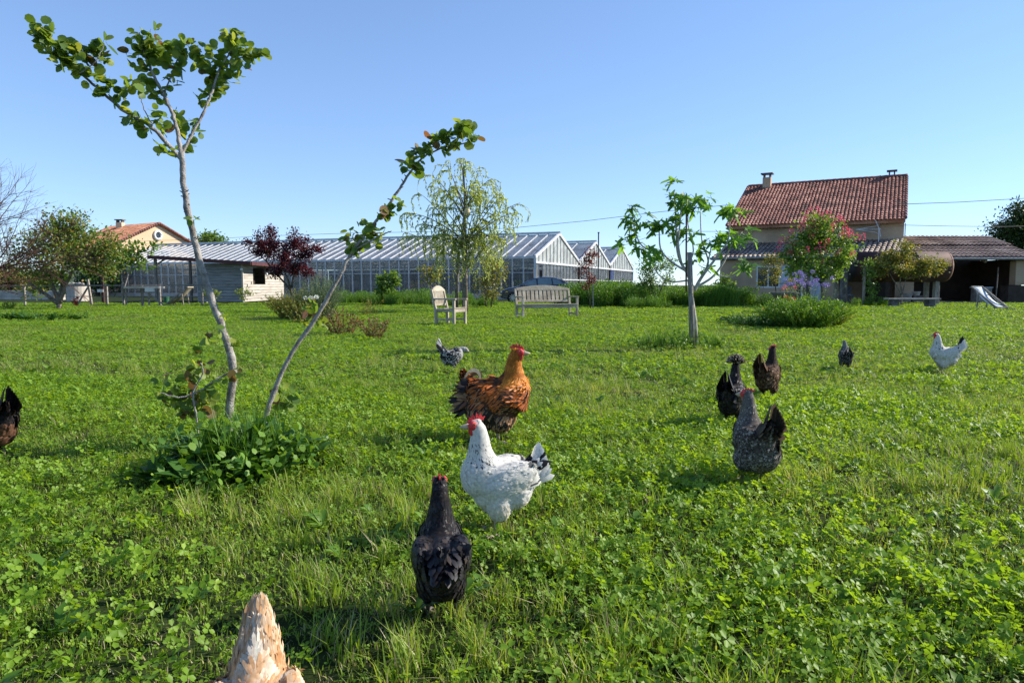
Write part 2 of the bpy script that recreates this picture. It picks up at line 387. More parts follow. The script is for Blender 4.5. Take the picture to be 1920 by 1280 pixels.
# leaf templates: along, across, normal
T_OVAL = np.array([(0, 0, 0), (.3, .26, .04), (.3, -.26, .04), (.72, .22, .02), (.72, -.22, .02), (1, 0, -.06)]); F_OVAL = [[(0, 2, 1), (3, 4, 5)], [(1, 2, 4, 3)]]
T_QUAD = np.array([(0, 0, 0), (.5, .28, .05), (1, 0, -.03), (.5, -.28, .05)]); F_QUAD = [[(0, 3, 2, 1)]]
T_SLIM = np.array([(0, 0, 0), (.45, .10, .03), (1, 0, -.08), (.45, -.10, .03)]); F_SLIM = [[(0, 3, 2, 1)]]
# ------------------------------------------------------------------ ground
def make_ground():
    m, t, n, l, out = nt('ground_soil')
    f1 = noise_fac(n, l, 0.35, 5); f2 = noise_fac(n, l, 9.0, 6)
    a = ramp(n, l, f1, [(0.35, (0.022, 0.036, 0.009)), (0.6, (0.035, 0.048, 0.013)), (0.75, (0.07, 0.06, 0.03))])
    b = ramp(n, l, f2, [(0.35, (0.35, 0.35, 0.3)), (0.65, (1.25, 1.25, 1.1))])
    mx = n.new('ShaderNodeMix'); mx.data_type = 'RGBA'; mx.blend_type = 'MULTIPLY'; mx.inputs['Factor'].default_value = 0.85
    l.new(a, mx.inputs[6]); l.new(b, mx.inputs[7])
    p = n.new('ShaderNodeBsdfPrincipled'); p.inputs['Roughness'].default_value = 0.95; p.inputs['Specular IOR Level'].default_value = 0.1
    l.new(mx.outputs[2], p.inputs['Base Color'])
    bp = n.new('ShaderNodeBump'); bp.inputs['Strength'].default_value = 0.8; bp.inputs['Distance'].default_value = 0.05
    l.new(f2, bp.inputs['Height']); l.new(bp.outputs[0], p.inputs['Normal']); l.new(p.outputs[0], out.inputs['Surface'])
    xs = [-4000, -400, -60, -20, 0, 20, 60, 400, 4000]; ys = [-400, -20, 0, 5, 20, 60, 200, 1000, 6000]
    V = [(x, y, 0) for y in ys for x in xs]; k = len(xs)
    fs = [(j * k + i, j * k + i + 1, (j + 1) * k + i + 1, (j + 1) * k + i) for j in range(len(ys) - 1) for i in range(k - 1)]
    MB().add(V, fs).build('ground', m)
    tag(bpy.data.objects['ground'], 'flat meadow ground under the lawn reaching to the horizon', None, None, 'structure')
make_ground()

def vadd(a, b, k=1.0): return Vector(a) + Vector(b) * k

# ------------------------------------------------------------------ roman tile field
def tile_field(mb, e0, e1, r0, r1, cols, rows, rad, taper=0.86, seg=5, rng=RNG, lift=0.02, sag=0.0):
    """barrel tiles between an eave (e0-e1) and a ridge (r0-r1); returns MB with cover and channel tiles"""
    e0, e1, r0, r1 = map(Vector, (e0, e1, r0, r1))
    nrm = (e1 - e0).cross(r0 - e0).normalized()
    if nrm.z < 0: nrm = -nrm
    for c in range(cols):
        u = (c + 0.5) / cols
        a = e0.lerp(e1, u); b = r0.lerp(r1, u); side = ((e1 - e0).lerp(r1 - r0, 0.5)).normalized()
        jig = rng.normal() * 0.006
        for r in range(rows):
            t0 = r / rows - 0.02; t1 = (r + 1) / rows + 0.012
            p0 = a.lerp(b, t0) + nrm * (lift + 0.035 + rng.normal() * 0.006); p1 = a.lerp(b, t1) + nrm * (lift + rng.normal() * 0.004)
            off = side * (jig + rng.normal() * 0.008)
            base = len(mb.v)
            for p, rr in ((p0, rad), (p1, rad * taper)):
                for k in range(seg):
                    an = math.pi * k / (seg - 1)
                    mb.v.append(p + off + side * (math.cos(an) * rr) + nrm * (math.sin(an) * rr * 0.8))
            for k in range(seg - 1): mb.f.append((base + k, base + k + 1, base + seg + k + 1, base + seg + k))
            mb.f.append(tuple(base + k for k in range(seg)))
    return mb

# ------------------------------------------------------------------ farmhouse on the right
FL = Vector((14.6, 46.0, 0)); FR = Vector((23.35, 41.07, 0)); FD = (FR - FL).normalized(); FN = Vector((-FD.y, FD.x, 0))  # FN points into the house
EAVE, RIDGE, DEPTH = 4.85, 8.05, 13.2
def farmhouse():
    h = empty('farmhouse', FL, 'ochre two-storey farmhouse under a red barrel tile roof', 'house')
    w = MB(); t = 0.35
    L = (FR - FL).length
    def P(a, b, z): return FL + FD * a + FN * b + Vector((0, 0, z))
    # front wall with two upper and two lower openings, built as bands
    def wall(a0, a1, b, holes, z0, z1, th):
        xs = sorted({a0, a1} | {q for hh in holes for q in hh[:2]}); 
        for i in range(len(xs) - 1):
            xa, xb = xs[i], xs[i + 1]; cut = [hh for hh in holes if hh[0] <= xa and hh[1] >= xb]
            segs = [(z0, z1)] if not cut else [(z0, cut[0][2]), (cut[0][3], z1)]
            for za, zb in segs:
                if zb - za > 0.01:
                    w.slab([P(xa, b, za), P(xb, b, za), P(xb, b, zb), P(xa, b, zb)], FN, th)
    up = [(4.05, 4.65, 4.0, 4.75)]
    low = [(2.6, 3.5, 0.9, 2.2)]
    wall(0, L, 0, up, 2.9, EAVE, t)
    wall(0, L, 0, [], 0, 2.9, t)
    # gables
    for a, s in ((0, 1), (L, -1)):
        w.slab([P(a, t, 0), P(a, DEPTH, 0), P(a, DEPTH, EAVE), P(a, DEPTH / 2, RIDGE - 0.08), P(a, t, EAVE + 0.2)], FD * s, t)
    w.slab([P(t, DEPTH, 0), P(L - t, DEPTH, 0), P(L - t, DEPTH, EAVE), P(t, DEPTH, EAVE)], -FN, t)
    w.build('wall', M['render_ochre'], h)
    # window
    wb = MB()
    for (a0, a1, z0, z1) in up:
        fr = MB(); 
        fr.slab([P(a0 - .08, -.03, z0 - .08), P(a1 + .08, -.03, z0 - .08), P(a1 + .08, -.03, z0), P(a0 - .08, -.03, z0)], FN, .12)
        for q in (a0, (a0 + a1) / 2 - .03, a1 - .06): fr.slab([P(q, .08, z0), P(q + .06, .08, z0), P(q + .06, .08, z1), P(q, .08, z1)], FN, .06)
        fr.slab([P(a0, .08, z1 - .06), P(a1, .08, z1 - .06), P(a1, .08, z1), P(a0, .08, z1)], FN, .06)
        wo_ = MB().slab([P(a0, .16, z0), P(a1, .16, z0), P(a1, .16, z1), P(a0, .16, z1)], FN, .02).build('window', M['window_dark'], h)
        fr.build('frame', M['grey_metal'], wo_)
    # green shutter folded on the right gable
    sh = MB().slab([P(L + .04, .8, 3.3), P(L + .04, 1.4, 3.3), P(L + .04, 1.4, 4.75), P(L + .04, .8, 4.75)], FD, .05)
    sh.build('shutter', M['shutter_green'], h)
    # roof decks
    ov = 0.45
    sl = (RIDGE - EAVE) / (DEPTH / 2)
    oa = .18
    e0 = P(-oa, -ov, EAVE - ov * sl + .28); e1 = P(L + .05, -ov, EAVE - ov * sl + .28); r0 = P(-oa, DEPTH / 2, RIDGE + .28); r1 = P(L + .05, DEPTH / 2, RIDGE + .28)
    b0 = P(-oa, DEPTH + ov, EAVE - ov * sl + .28); b1 = P(L + .05, DEPTH + ov, EAVE - ov * sl + .28)
    rf = MB().slab([e0, e1, r1, r0], (0, 0, -1), .22).slab([r0, r1, b1, b0], (0, 0, -1), .22).build('roof', M['tile_left'], h)
    tm = tile_field(MB(), e0, e1, r0, r1, 46, 22, 0.085)
    tm.build('roof_tiles', M['tile_red'], rf, smooth=True)['kind'] = 'stuff'
    rt = MB()
    k = 26
    for i in range(k):
        a = r0.lerp(r1, i / k); b = r0.lerp(r1, (i + 1.1) / k); rt.tube([a + Vector((0, 0, .03)), b + Vector((0, 0, .05))], [.12, .135], 8)
    rt.build('ridge_tiles', M['tile_red'], rf, smooth=True)['kind'] = 'stuff'
    vg = MB()
    for j in range(18):
        for (a, b) in ((e0, r0), (e1, r1)):
            p = a.lerp(b, j / 18); q = a.lerp(b, (j + 1.08) / 18); vg.tube([p + Vector((0, 0, .06)), q + Vector((0, 0, .04))], [.1, .085], 8)
    vg.build('verge_tiles', M['tile_red'], rf, smooth=True)['kind'] = 'stuff'
    # genoise: two rows of projecting half tiles under the eave
    g = MB()
    for row, (bb, zz) in enumerate(((-.10, EAVE - .10), (-.24, EAVE + .03))):
        for i in range(50):
            a = (i + .5 * row) / 50 * L
            c = P(a, bb, zz)
            g.tube([c, c + FN * .3], .085, 7)
    g.build('eave_moulding', M['render_ochre'], h)['kind'] = 'stuff'
    # chimneys
    for (a, b, zt, w_, name_l) in ((1.2, DEPTH / 2 - .35, 8.85, .55, None), (9.2, DEPTH / 2 + .2, 8.5, .42, None)):
        c = P(a, b, 0)
        ch = MB().box((c.x, c.y, zt / 2 + 3.6), (w_, w_, zt - 7.2), rz=math.atan2(FD.y, FD.x)).build('chimney', M['render_ochre'] if a < 2 else M['tile_red'], rf)
        cp = MB()
        for dx, dy in ((-1, -1), (1, -1), (1, 1), (-1, 1)):
            q = c + FD * dx * w_ * .36 + FN * dy * w_ * .36; cp.box((q.x, q.y, zt + .12), (.09, .09, .24), rz=math.atan2(FD.y, FD.x))
        cp.box((c.x, c.y, zt + .28), (w_ * 1.5, w_ * 1.3, .08), rz=math.atan2(FD.y, FD.x))
        cp.build('chimney_cap', M['stone_dark'], ch)
    # lean-to in front
    ld = 2.9
    lw = MB()
    A = lambda a, b, z: P(a, -b, z)
    def lwall(a0, a1, z0, z1): lw.slab([A(a0, ld, z0), A(a1, ld, z0), A(a1, ld, z1), A(a0, ld, z1)], FN, .28)
    ZL = 2.58
    # openings in the lean-to front: window and glazed doors
    op = [(2.2, 3.6, .85, 2.2), (4.3, 5.4, 0.05, 2.2)]
    lwall(0, 2.2, 0, ZL); lwall(2.2, 3.6, 0, .85); lwall(2.2, 3.6, 2.2, ZL); lwall(3.6, 4.3, 0, ZL); lwall(4.3, 5.4, 2.2, ZL); lwall(5.4, 6.6, 0, ZL)
    lw.slab([A(0, ld - .28, 0), A(0, 0, 0), A(0, 0, 3.5), A(0, ld - .28, ZL + .05)], FD, .28)
    lw.slab([A(6.6 - .28, ld - .28, 0), A(6.6 - .28, 0, 0), A(6.6 - .28, 0, 3.5), A(6.6 - .28, ld - .28, ZL)], FD, .28)
    lw.build('lean_to_wall', M['render_ochre'], h)
    for (a0, a1, z0, z1), nm in zip(op, ('window', 'door')):
        pn = MB().slab([A(a0, ld - .14, z0), A(a1, ld - .14, z0), A(a1, ld - .14, z1), A(a0, ld - .14, z1)], FN, .02).build(nm, M['window_dark'], h)
        fr = MB()
        for q in (a0, (a0 + a1) / 2 - .05, a1 - .1): fr.slab([A(q, ld - .02, z0), A(q + .1, ld - .02, z0), A(q + .1, ld - .02, z1), A(q, ld - .02, z1)], FN, .08)
        for z in (z0, z1 - .09): fr.slab([A(a0, ld - .016, z), A(a1, ld - .016, z), A(a1, ld - .016, z + .09), A(a0, ld - .016, z + .09)], FN, .07)
        fr.build('frame', M['white_paint'], pn)
        sh = MB().slab([A(a1 + .03, ld + .04, z0), A(a1 + .5, ld + .04, z0), A(a1 + .5, ld + .04, z1), A(a1 + .03, ld + .04, z1)], FN, .04)
        sh.build('shutter', M['canvas'], h)
    f0, f1, t0, t1 = A(-.5, ld + .3, 2.72), A(L - .15, ld + .3, 2.72), A(-.1, .02, 3.72), A(L + .1, .02, 3.72)
    lr = MB().slab([f0, f1, t1, t0], (0, 0, -1), .14).build('lean_to_roof', M['tile_brown'], h)
    tile_field(MB(), f0, f1, t0, t1, 38, 8, .10).build('lean_to_tiles', M['tile_grey'], lr, smooth=True)['kind'] = 'stuff'
    gt = MB().tube([A(-.55, ld + .42, 2.68), A(L - .1, ld + .42, 2.68)], .07, 8).build('gutter', M['gutter'], lr)
    # tv aerial on the wall
    an = empty('television_aerial', P(L - 1.3, -.5, 3.6), 'pale television aerial on the farmhouse wall above the lean-to roof', 'aerial')
    c = P(L - 1.3, -.5, 3.5)
    MB().tube([c, c + Vector((0, 0, .95))], .03, 6).build('mast', M['white_metal'], an)
    bm_ = MB(); top = c + Vector((0, 0, .85)); d1 = (-FD * 1.0 + Vector((0, 0, .02)))
    bm_.tube([top + d1 * 1.25, top - d1 * .1], .022, 5)
    for sgn in (1, -1): bm_.tube([top + d1 * 1.25, top + d1 * .2 + Vector((0, 0, sgn * .18)), top + Vector((0, 0, sgn * .3))], .018, 5)
    bm_.tube([top + Vector((-.25, 0, .55)), top, top + Vector((.12, 0, -.45))], .03, 5)
    bm_.build('antenna_rods', M['white_metal'], an)
farmhouse()

# ------------------------------------------------------------------ open barn to the right of the house
def barn():
    Y0 = 39.6; x0, x1 = 21.6, 29.5; D = 5.0; ze, zr = 2.5, 4.05
    b = empty('open_barn', (x0, Y0, 0), 'open dark barn under a low brown tile roof beside the farmhouse', 'barn')
    f0, f1 = Vector((x0 - .1, Y0 - .4, ze + .08)), Vector((x1 + .6, Y0 - .4, ze + .08)); r0, r1 = Vector((x0 - .1, Y0 + 4.4, zr)), Vector((x1 + .9, Y0 + 4.4, zr))
    k0, k1 = Vector((x0 - .1, Y0 + 9, ze)), Vector((x1 + .9, Y0 + 9, ze))
    rf = MB().slab([f0, f1, r1, r0], (0, 0, -1), .12).slab([r0, r1, k1, k0], (0, 0, -1), .12).build('roof', M['tile_brown'], b)
    m0, m1 = f0.lerp(r0, .5), f1.lerp(r1, .5)
    tile_field(MB(), f0, f1, m0, m1, 33, 4, .12, .95, lift=.0).build('roof_tiles', M['tile_brown'], rf, smooth=True)['kind'] = 'stuff'
    tile_field(MB(), m0 + Vector((0, 0, .07)), m1 + Vector((0, 0, .07)), r0 + Vector((0, 0, .03)), r1 + Vector((0, 0, .03)), 33, 4, .12, .95, lift=.0).build('upper_roof_tiles', M['tile_brown'], rf, smooth=True)['kind'] = 'stuff'
    MB().tube([f0 + Vector((0, -.08, -.06)), f1 + Vector((.3, -.08, -.06))], .075, 8).build('gutter', M['gutter'], rf)
    w = MB()
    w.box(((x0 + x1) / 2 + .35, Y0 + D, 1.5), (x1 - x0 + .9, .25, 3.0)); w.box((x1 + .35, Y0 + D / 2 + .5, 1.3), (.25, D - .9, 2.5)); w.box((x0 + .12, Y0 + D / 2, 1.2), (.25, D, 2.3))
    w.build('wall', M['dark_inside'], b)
    pl = MB().box((x1 - .05, Y0 + .2, 1.72), (.8, .5, 1.38)).build('pillar', M['render_ochre'], b)
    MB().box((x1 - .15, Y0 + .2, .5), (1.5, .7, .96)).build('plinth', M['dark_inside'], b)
    MB().box((x0 + 1.35, Y0 + .6, 1.15), (1.1, .3, 2.28)).build('pier', M['render_ochre'], b)
    MB().box((x0 + 2.3, Y0 + 2.6, .75), (.8, .3, 1.5)).build('partition', M['render_ochre'], b)
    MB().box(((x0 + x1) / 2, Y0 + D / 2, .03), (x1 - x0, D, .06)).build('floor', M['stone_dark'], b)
    for k in range(4):
        x = x0 + .6 + k * 2.6
        MB().bar((x, Y0 + .1, ze - .12), (x, Y0 + 4.4, zr - .25), .12, .16).build('rafter', M['wood_post'], b)
barn()

def water_tank():
    c = at(1682, 500, 36.2); Rr = .80; Lh = 2.35
    t = empty('water_tank', (c.x, c.y, 0), 'big rusty horizontal water tank raised on posts before the barn', 'tank')
    ax = Vector((1, -.10, 0)).normalized()
    rot = Matrix.Translation(c) @ ax.to_track_quat('Z', 'Y').to_matrix().to_4x4()
    MB().lathe([(Rr, -Lh), (Rr, -Lh * .33), (Rr * 1.01, -Lh * .325), (Rr, -Lh * .32), (Rr, Lh * .33), (Rr * 1.01, Lh * .335), (Rr, Lh * .34), (Rr, Lh)], 32, rot).build('tank_body', M['rust'], t, smooth=True)
    dome = [(Rr * math.cos(a) + .002, Lh + .002 + .26 * math.sin(a)) for a in np.linspace(0, math.pi / 2 - .02, 8)]
    MB().lathe(dome, 32, rot).build('domed_end', M['rust_lit'], t, smooth=True)
    MB().lathe([(r, -z) for r, z in dome][::-1], 32, rot).build('dark_end', M['tank_shade'], t, smooth=True)
    for k, px in enumerate((1580, 1753)):
        q = at(px, 540, 36.0)
        MB().box((q.x, q.y - .1, .95), (.26, .26, 1.9) if px > 1700 else (.3, .3, 1.75), rz=.1, top=(.85, .85)).build('post', M['stone_dark'] if px < 1700 else M['wood_post'], t, bevel=.02)
        bb = MB().box((q.x, q.y + .75, .6), (.2, .2, 1.2)); bb.build('post', M['wood_post'], t)
water_tank()

# ------------------------------------------------------------------ peach house far left
def left_house():
    P0 = at(296, 420, 85); g = Vector((.52, .854, 0)); r = Vector((-.854, .52, 0))
    pk = Vector((P0.x, P0.y, 0)); ez, pz, hw, Ln = 5.7, P0.z, 5.6, 11
    h = empty('gabled_house', pk, 'peach rendered house with round gable window and shallow tiled roof', 'house')
    P = lambda a, b, z: pk + g * a + r * b + Vector((0, 0, z))
    w = MB().slab([P(-hw, 0, 0), P(hw, 0, 0), P(hw, 0, ez), P(0, 0, pz - .12), P(-hw, 0, ez)], r, .3)
    w.slab([P(-hw, .3, 0), P(-hw, Ln, 0), P(-hw, Ln, ez), P(-hw, .3, ez)], g, .3); w.slab([P(hw, .3, 0), P(hw, Ln, 0), P(hw, Ln, ez), P(hw, .3, ez)], -g, .3)
    w.build('wall', M['render_peach'], h)
    rf = MB()
    o = .55; dz = o * (pz - ez) / hw
    for s in (1, -1): rf.slab([P(0, -.3, pz + .1), P(s * (hw + o), -.3, ez - dz + .1), P(s * (hw + o), Ln, ez - dz + .1), P(0, Ln, pz + .1)], (0, 0, -1), .14)
    ro = rf.build('roof', M['tile_left'], h)
    vg = MB()
    for s in (1, -1):
        for j in range(22):
            a = P(s * (hw + o) * j / 22, -.33, pz + .12 - (pz - ez + dz) * j / 22); b = P(s * (hw + o) * (j + 1.05) / 22, -.33, pz + .12 - (pz - ez + dz) * (j + 1.05) / 22)
            vg.tube([a, b], [.13, .16], 7)
    vg.build('verge_tiles', M['tile_red'], ro, smooth=True)['kind'] = 'stuff'
    mb = MB()
    tile_field(mb, P(-(hw + o), -.25, ez - dz + .1), P(-(hw + o), Ln, ez - dz + .1), P(0, -.25, pz + .1), P(0, Ln, pz + .1), 40, 12, .12)
    mb.build('roof_tiles', M['tile_left'], ro, smooth=True)['kind'] = 'stuff'
    q = P(-.6, 7.2, 0)
    ch = MB().box((q.x, q.y, pz - .05), (.75, .75, 1.0)).build('chimney', M['render_peach'], ro)
    cc = MB().box((q.x, q.y, pz + .80), (1.05, .9, .10))
    for dx in (-.3, .3): cc.box((q.x + dx, q.y, pz + .60), (.13, .6, .30))
    cc.build('chimney_cap', M['stone_dark'], ch)
    # round window: ring and pane in the gable
    c = P(-.1, -.02, 7.15); sd = g
    ring = MB(); k = 24
    pts = [c + sd * math.cos(2 * math.pi * i / k) * .44 + Vector((0, 0, math.sin(2 * math.pi * i / k) * .50)) for i in range(k + 1)]
    pane = MB().slab(pts[:-1], -r, .04).build('round_window', M['window_dark'], h)
    ring.tube([p - r * .06 for p in pts], .16, 6).build('frame', M['white_paint'], pane, smooth=True)
    for a in (-1.35, .15):
        fr = MB().slab([P(a, -.05, 3.9), P(a + 1.1, -.05, 3.9), P(a + 1.1, -.05, 5.25), P(a, -.05, 5.25)], r, .03).build('window', M['window_dark'], h)
        f2 = MB()
        for x in (a - .12, a + .5, a + 1.04): f2.slab([P(x, -.1, 3.8), P(x + .14, -.1, 3.8), P(x + .14, -.1, 5.35), P(x, -.1, 5.35)], r, .05)
        f2.slab([P(a - .12, -.104, 5.3), P(a + 1.18, -.104, 5.3), P(a + 1.18, -.104, 5.44), P(a - .12, -.104, 5.44)], r, .05)
        f2.build('frame', M['white_paint'], fr)
left_house()

# ------------------------------------------------------------------ greenhouse
def greenhouse():
    C0 = Vector((1.6, 48, 0)); g = Vector((.37, .929, 0)).normalized(); wd = Vector((-g.y, g.x, 0)); Wd, Ln, zg, zr = 11.0, 42.0, 3.0, 4.95
    gh = empty('greenhouse', C0, 'long glass greenhouse with white bars and three gabled bays', 'greenhouse')
    P = lambda a, b, z: C0 + g * a + wd * b + Vector((0, 0, z))
    sl = math.hypot(Wd / 2, zr - zg); n0 = 50; st = Ln / n0
    shared = {}
    def piece(name, key, mk, m, loc, dirx, parent=gh):
        """mesh made once in local axes, placed by location and a rotation about Z"""
        if key not in shared:
            mb = mk(); me = bpy.data.meshes.new(name); me.from_pydata([tuple(v) for v in mb.v], [], mb.f); me.materials.append(m); me.update(); shared[key] = me
        o = link(name, shared[key], parent); o.location = loc - origin_of(parent); o.rotation_euler = (0, 0, math.atan2(dirx.y, dirx.x)); return o
    up = lambda: MB().bar((0, 0, 0), (Wd / 2, 0, zr - zg), .075, .06)
    dn = lambda: MB().bar((0, 0, 0), (Wd / 2, 0, zg - zr), .08, .07)
    for bay in range(3):
        a0 = bay * Wd; every = 1 if bay == 0 else 2
        for i in range(0, n0 + 1, every):
            piece('glazing_bar', 'up', up, M['white_metal'], P(a0, i * st, zg + .02), g)
        for i in range(0, n0 + 1, 4):
            piece('glazing_bar', 'dn', dn, M['white_metal'], P(a0 + Wd / 2, i * st, zr + .02), g)
        pw = st * every
        pn_u = lambda pw=pw: MB().slab([(0.02, .07, 0), (Wd / 2 - .02, .07, zr - zg - .01), (Wd / 2 - .02, pw - .07, zr - zg - .01), (.02, pw - .07, 0)], (0, 0, 1), .012)
        for i in range(0, n0, every):
            piece('glass_pane', ('pu', every), pn_u, M['glass_roof'], P(a0, i * st, zg - .02), g)
        pn_d = lambda: MB().slab([(0.02, .05, 0), (Wd / 2 - .02, .05, zg - zr), (Wd / 2 - .02, 4 * st - .05, zg - zr), (.02, 4 * st - .05, 0)], (0, 0, 1), .012)
        for i in range(0, n0 - 3, 4):
            piece('glass_pane', 'pd', pn_d, M['glass_roof'], P(a0 + Wd / 2, i * st, zr - .03), g)
        MB().bar(P(a0 + Wd / 2, -.1, zr + .1), P(a0 + Wd / 2, Ln, zr + .1), .16, .16).build('ridge_beam', M['grey_metal'], gh)
        MB().bar(P(a0, -.05, zg - .05), P(a0, Ln, zg - .05), .2, .16).build('gutter', M['grey_metal'], gh)
        # purlins
        for f in (.33, .66): MB().bar(P(a0 + Wd / 2 * f, 0, zg + (zr - zg) * f - .12), P(a0 + Wd / 2 * f, Ln, zg + (zr - zg) * f - .12), .05, .06).build('purlin', M['grey_metal'], gh)
        # gable end facing the yard
        ge = MB()
        MB().bar(P(a0, -.02, zg), P(a0 + Wd / 2, -.02, zr), .12, .2).build('gable_rafter', M['white_metal'], gh)
        MB().bar(P(a0 + Wd / 2, -.02, zr), P(a0 + Wd, -.02, zg), .12, .2).build('gable_rafter', M['white_metal'], gh)
        MB().bar(P(a0, -.04, 2.62), P(a0 + Wd, -.04, 2.62), .1, .14).build('rail', M['white_metal'], gh)
        MB().bar(P(a0, -.04, 1.45), P(a0 + Wd, -.04, 1.45), .07, .08).build('rail', M['white_metal'], gh)
        MB().bar(P(a0, -.04, .12), P(a0 + Wd, -.04, .12), .1, .24).build('rail', M['white_metal'], gh)
        nb = 13
        for i in range(nb + 1):
            a = a0 + Wd * i / nb; zt = zg + (zr - zg) * (1 - abs(2 * i / nb - 1)) - .02
            wid = .16 if i in (0, nb) else .06
            MB().bar(P(a, 0, .0), P(a, 0, zt), wid, wid).build('mullion', M['white_metal'], gh)
        for i in range(nb):
            a, b = a0 + Wd * i / nb + .04, a0 + Wd * (i + 1) / nb - .04
            za = zg + (zr - zg) * (1 - abs(2 * i / nb - 1)) - .1; zb = zg + (zr - zg) * (1 - abs(2 * (i + 1) / nb - 1)) - .1
            door = (bay == 0 and i in (1, 2)) or (bay == 2 and i in (0, 1))
            z0 = 2.1 if bay == 0 and i == 1 else .1
            MB().slab([P(a, .02, 2.7), P(b, .02, 2.7), P(b, .02, zb), P(a, .02, za)], wd, .01).build('glass_pane', M['glass_gable'], gh)
            if z0 < 1: MB().slab([P(a, .02, .25), P(b, .02, .25), P(b, .02, 2.55), P(a, .02, 2.55)], wd, .01).build('glass_pane', M['glass_wall'] if not (bay == 2 and i < 2) else M['door_blue'], gh)
    # long wall towards the lawn
    for i in range(n0 + 1):
        w_ = .09
        piece('mullion', ('wm',), lambda: MB().box((0, 0, 1.5), (.09, .09, 3.0)), M['grey_metal'], P(-.02, i * st, 0), g)
    for i in range(n0):
        piece('glass_pane', ('wp',), lambda: MB().slab([(0, .06, .35), (0, st - .06, .35), (0, st - .06, 2.9), (0, .06, 2.9)], (1, 0, 0), .01), M['glass_wall'], P(0, i * st, 0), g)
    MB().bar(P(-.03, 0, 1.9), P(-.03, Ln, 1.9), .05, .05).build('rail', M['grey_metal'], gh)
    MB().bar(P(0, -.05, .16), P(0, Ln, .16), .12, .32).build('base_wall', M['concrete'], gh)
    # structure inside: columns, trusses, back wall
    for j in range(0, 14):
        b = 1.5 + j * 3.1; tr = MB()
        for bay in range(3 if j < 5 else 1):
            a0 = bay * Wd
            tr.bar(P(a0 + .1, b, zg - .15), P(a0 + Wd - .1, b, zg - .15), .06, .06)
            for q in range(4):
                x0 = a0 + Wd * q / 4; x1 = a0 + Wd * (q + 1) / 4
                h0 = zg + (zr - zg) * (1 - abs(2 * q / 4 - 1)) - .15; h1 = zg + (zr - zg) * (1 - abs(2 * (q + 1) / 4 - 1)) - .15
                tr.bar(P(x0, b, zg - .15), P(x1, b, h1), .04, .04) if q < 2 else tr.bar(P(x0, b, h0), P(x1, b, zg - .15), .04, .04)
            tr.bar(P(a0 + Wd, b, 0), P(a0 + Wd, b, zg), .08, .08)
        tr.build('truss', M['grey_metal'], gh)
    MB().box(P(Wd * 1.5, Ln / 2, .02), (Wd * 3 - .4, Ln - .4, .04), rz=math.atan2(g.y, g.x)).build('floor', M['concrete'], gh)
    MB().slab([P(Wd * 3 + .1, 0, 0), P(Wd * 3 + .1, Ln, 0), P(Wd * 3 + .1, Ln, 3), P(Wd * 3 + .1, 0, 3)], g, .1).build('back_wall', M['stone_dark'], gh)
    MB().slab([P(0, Ln + .1, 0), P(Wd * 3, Ln + .1, 0), P(Wd * 3, Ln + .1, 3), P(0, Ln + .1, 3)], wd, .1).build('back_wall', M['stone_dark'], gh)
    # door frame at the gable
    MB().box(P(1.35, .5, 1.1), (.9, .1, 2.1), rz=math.atan2(g.y, g.x)).build('brick_stack', M['brick'], gh)
    # staging tables with plants and bins inside
    rr = random.Random(3)
    for i in range(11):
        a, b = rr.uniform(1.5, 7), 2 + i * 3.4
        t = empty('potting_table', P(a, b, 0), 'grey staging table of seedlings ' + ('just inside the greenhouse gable end', 'second from the greenhouse gable end', 'behind the leaning willow strands', 'straight behind the willow trunk', 'left of the willow seen through glass', 'right of the dark evergreen shrub', 'behind the dark evergreen shrub', 'right of the feathery grey bush', 'behind the purple plum tree', 'behind the plank shed window', 'farthest from the gable at the back')[i], 'table', 'staging tables inside the greenhouse')
        MB().box(P(a, b, .8), (1.3, 2.6, .06), rz=math.atan2(g.y, g.x)).build('table_top', M['wood_grey'], t)
        for dx in (-.5, .5):
            for dy in (-1.1, 1.1): MB().box(P(a + dx, b + dy, .385), (.06, .06, .77)).build('leg', M['grey_metal'], t)
        k = 160; pts = np.array([P(a, b, .84)])[0] + np.stack([RNG.uniform(-.6, .6, k), RNG.uniform(-1.1, 1.1, k), RNG.uniform(0, .45, k)], 1)
        V, fs = batch(T_OVAL, F_OVAL, pts, unit(k), unit(k), .22)
        s = link('seedlings', np_mesh('seedlings', V, fs, M['l_olive'] if i % 2 else M['l_mid'])); tag(s, 'leafy seedlings standing on staging tables inside the greenhouse', 'seedlings', 'seedlings inside the greenhouse', 'stuff')
    # stove pipe
    q = at(1122, 470, 60); p = empty('metal_pole', (q.x, q.y, 0), 'thin dark pole rising behind the greenhouse ridge', 'pole')
    MB().tube([(q.x, q.y, 0), (q.x, q.y, at(1122, 437, 60).z)], .055, 6).build('shaft', M['cable'], p)
    MB().box((q.x, q.y, at(1122, 437, 60).z + .04), (.16, .16, .08)).build('cap', M['cable'], p)
greenhouse()

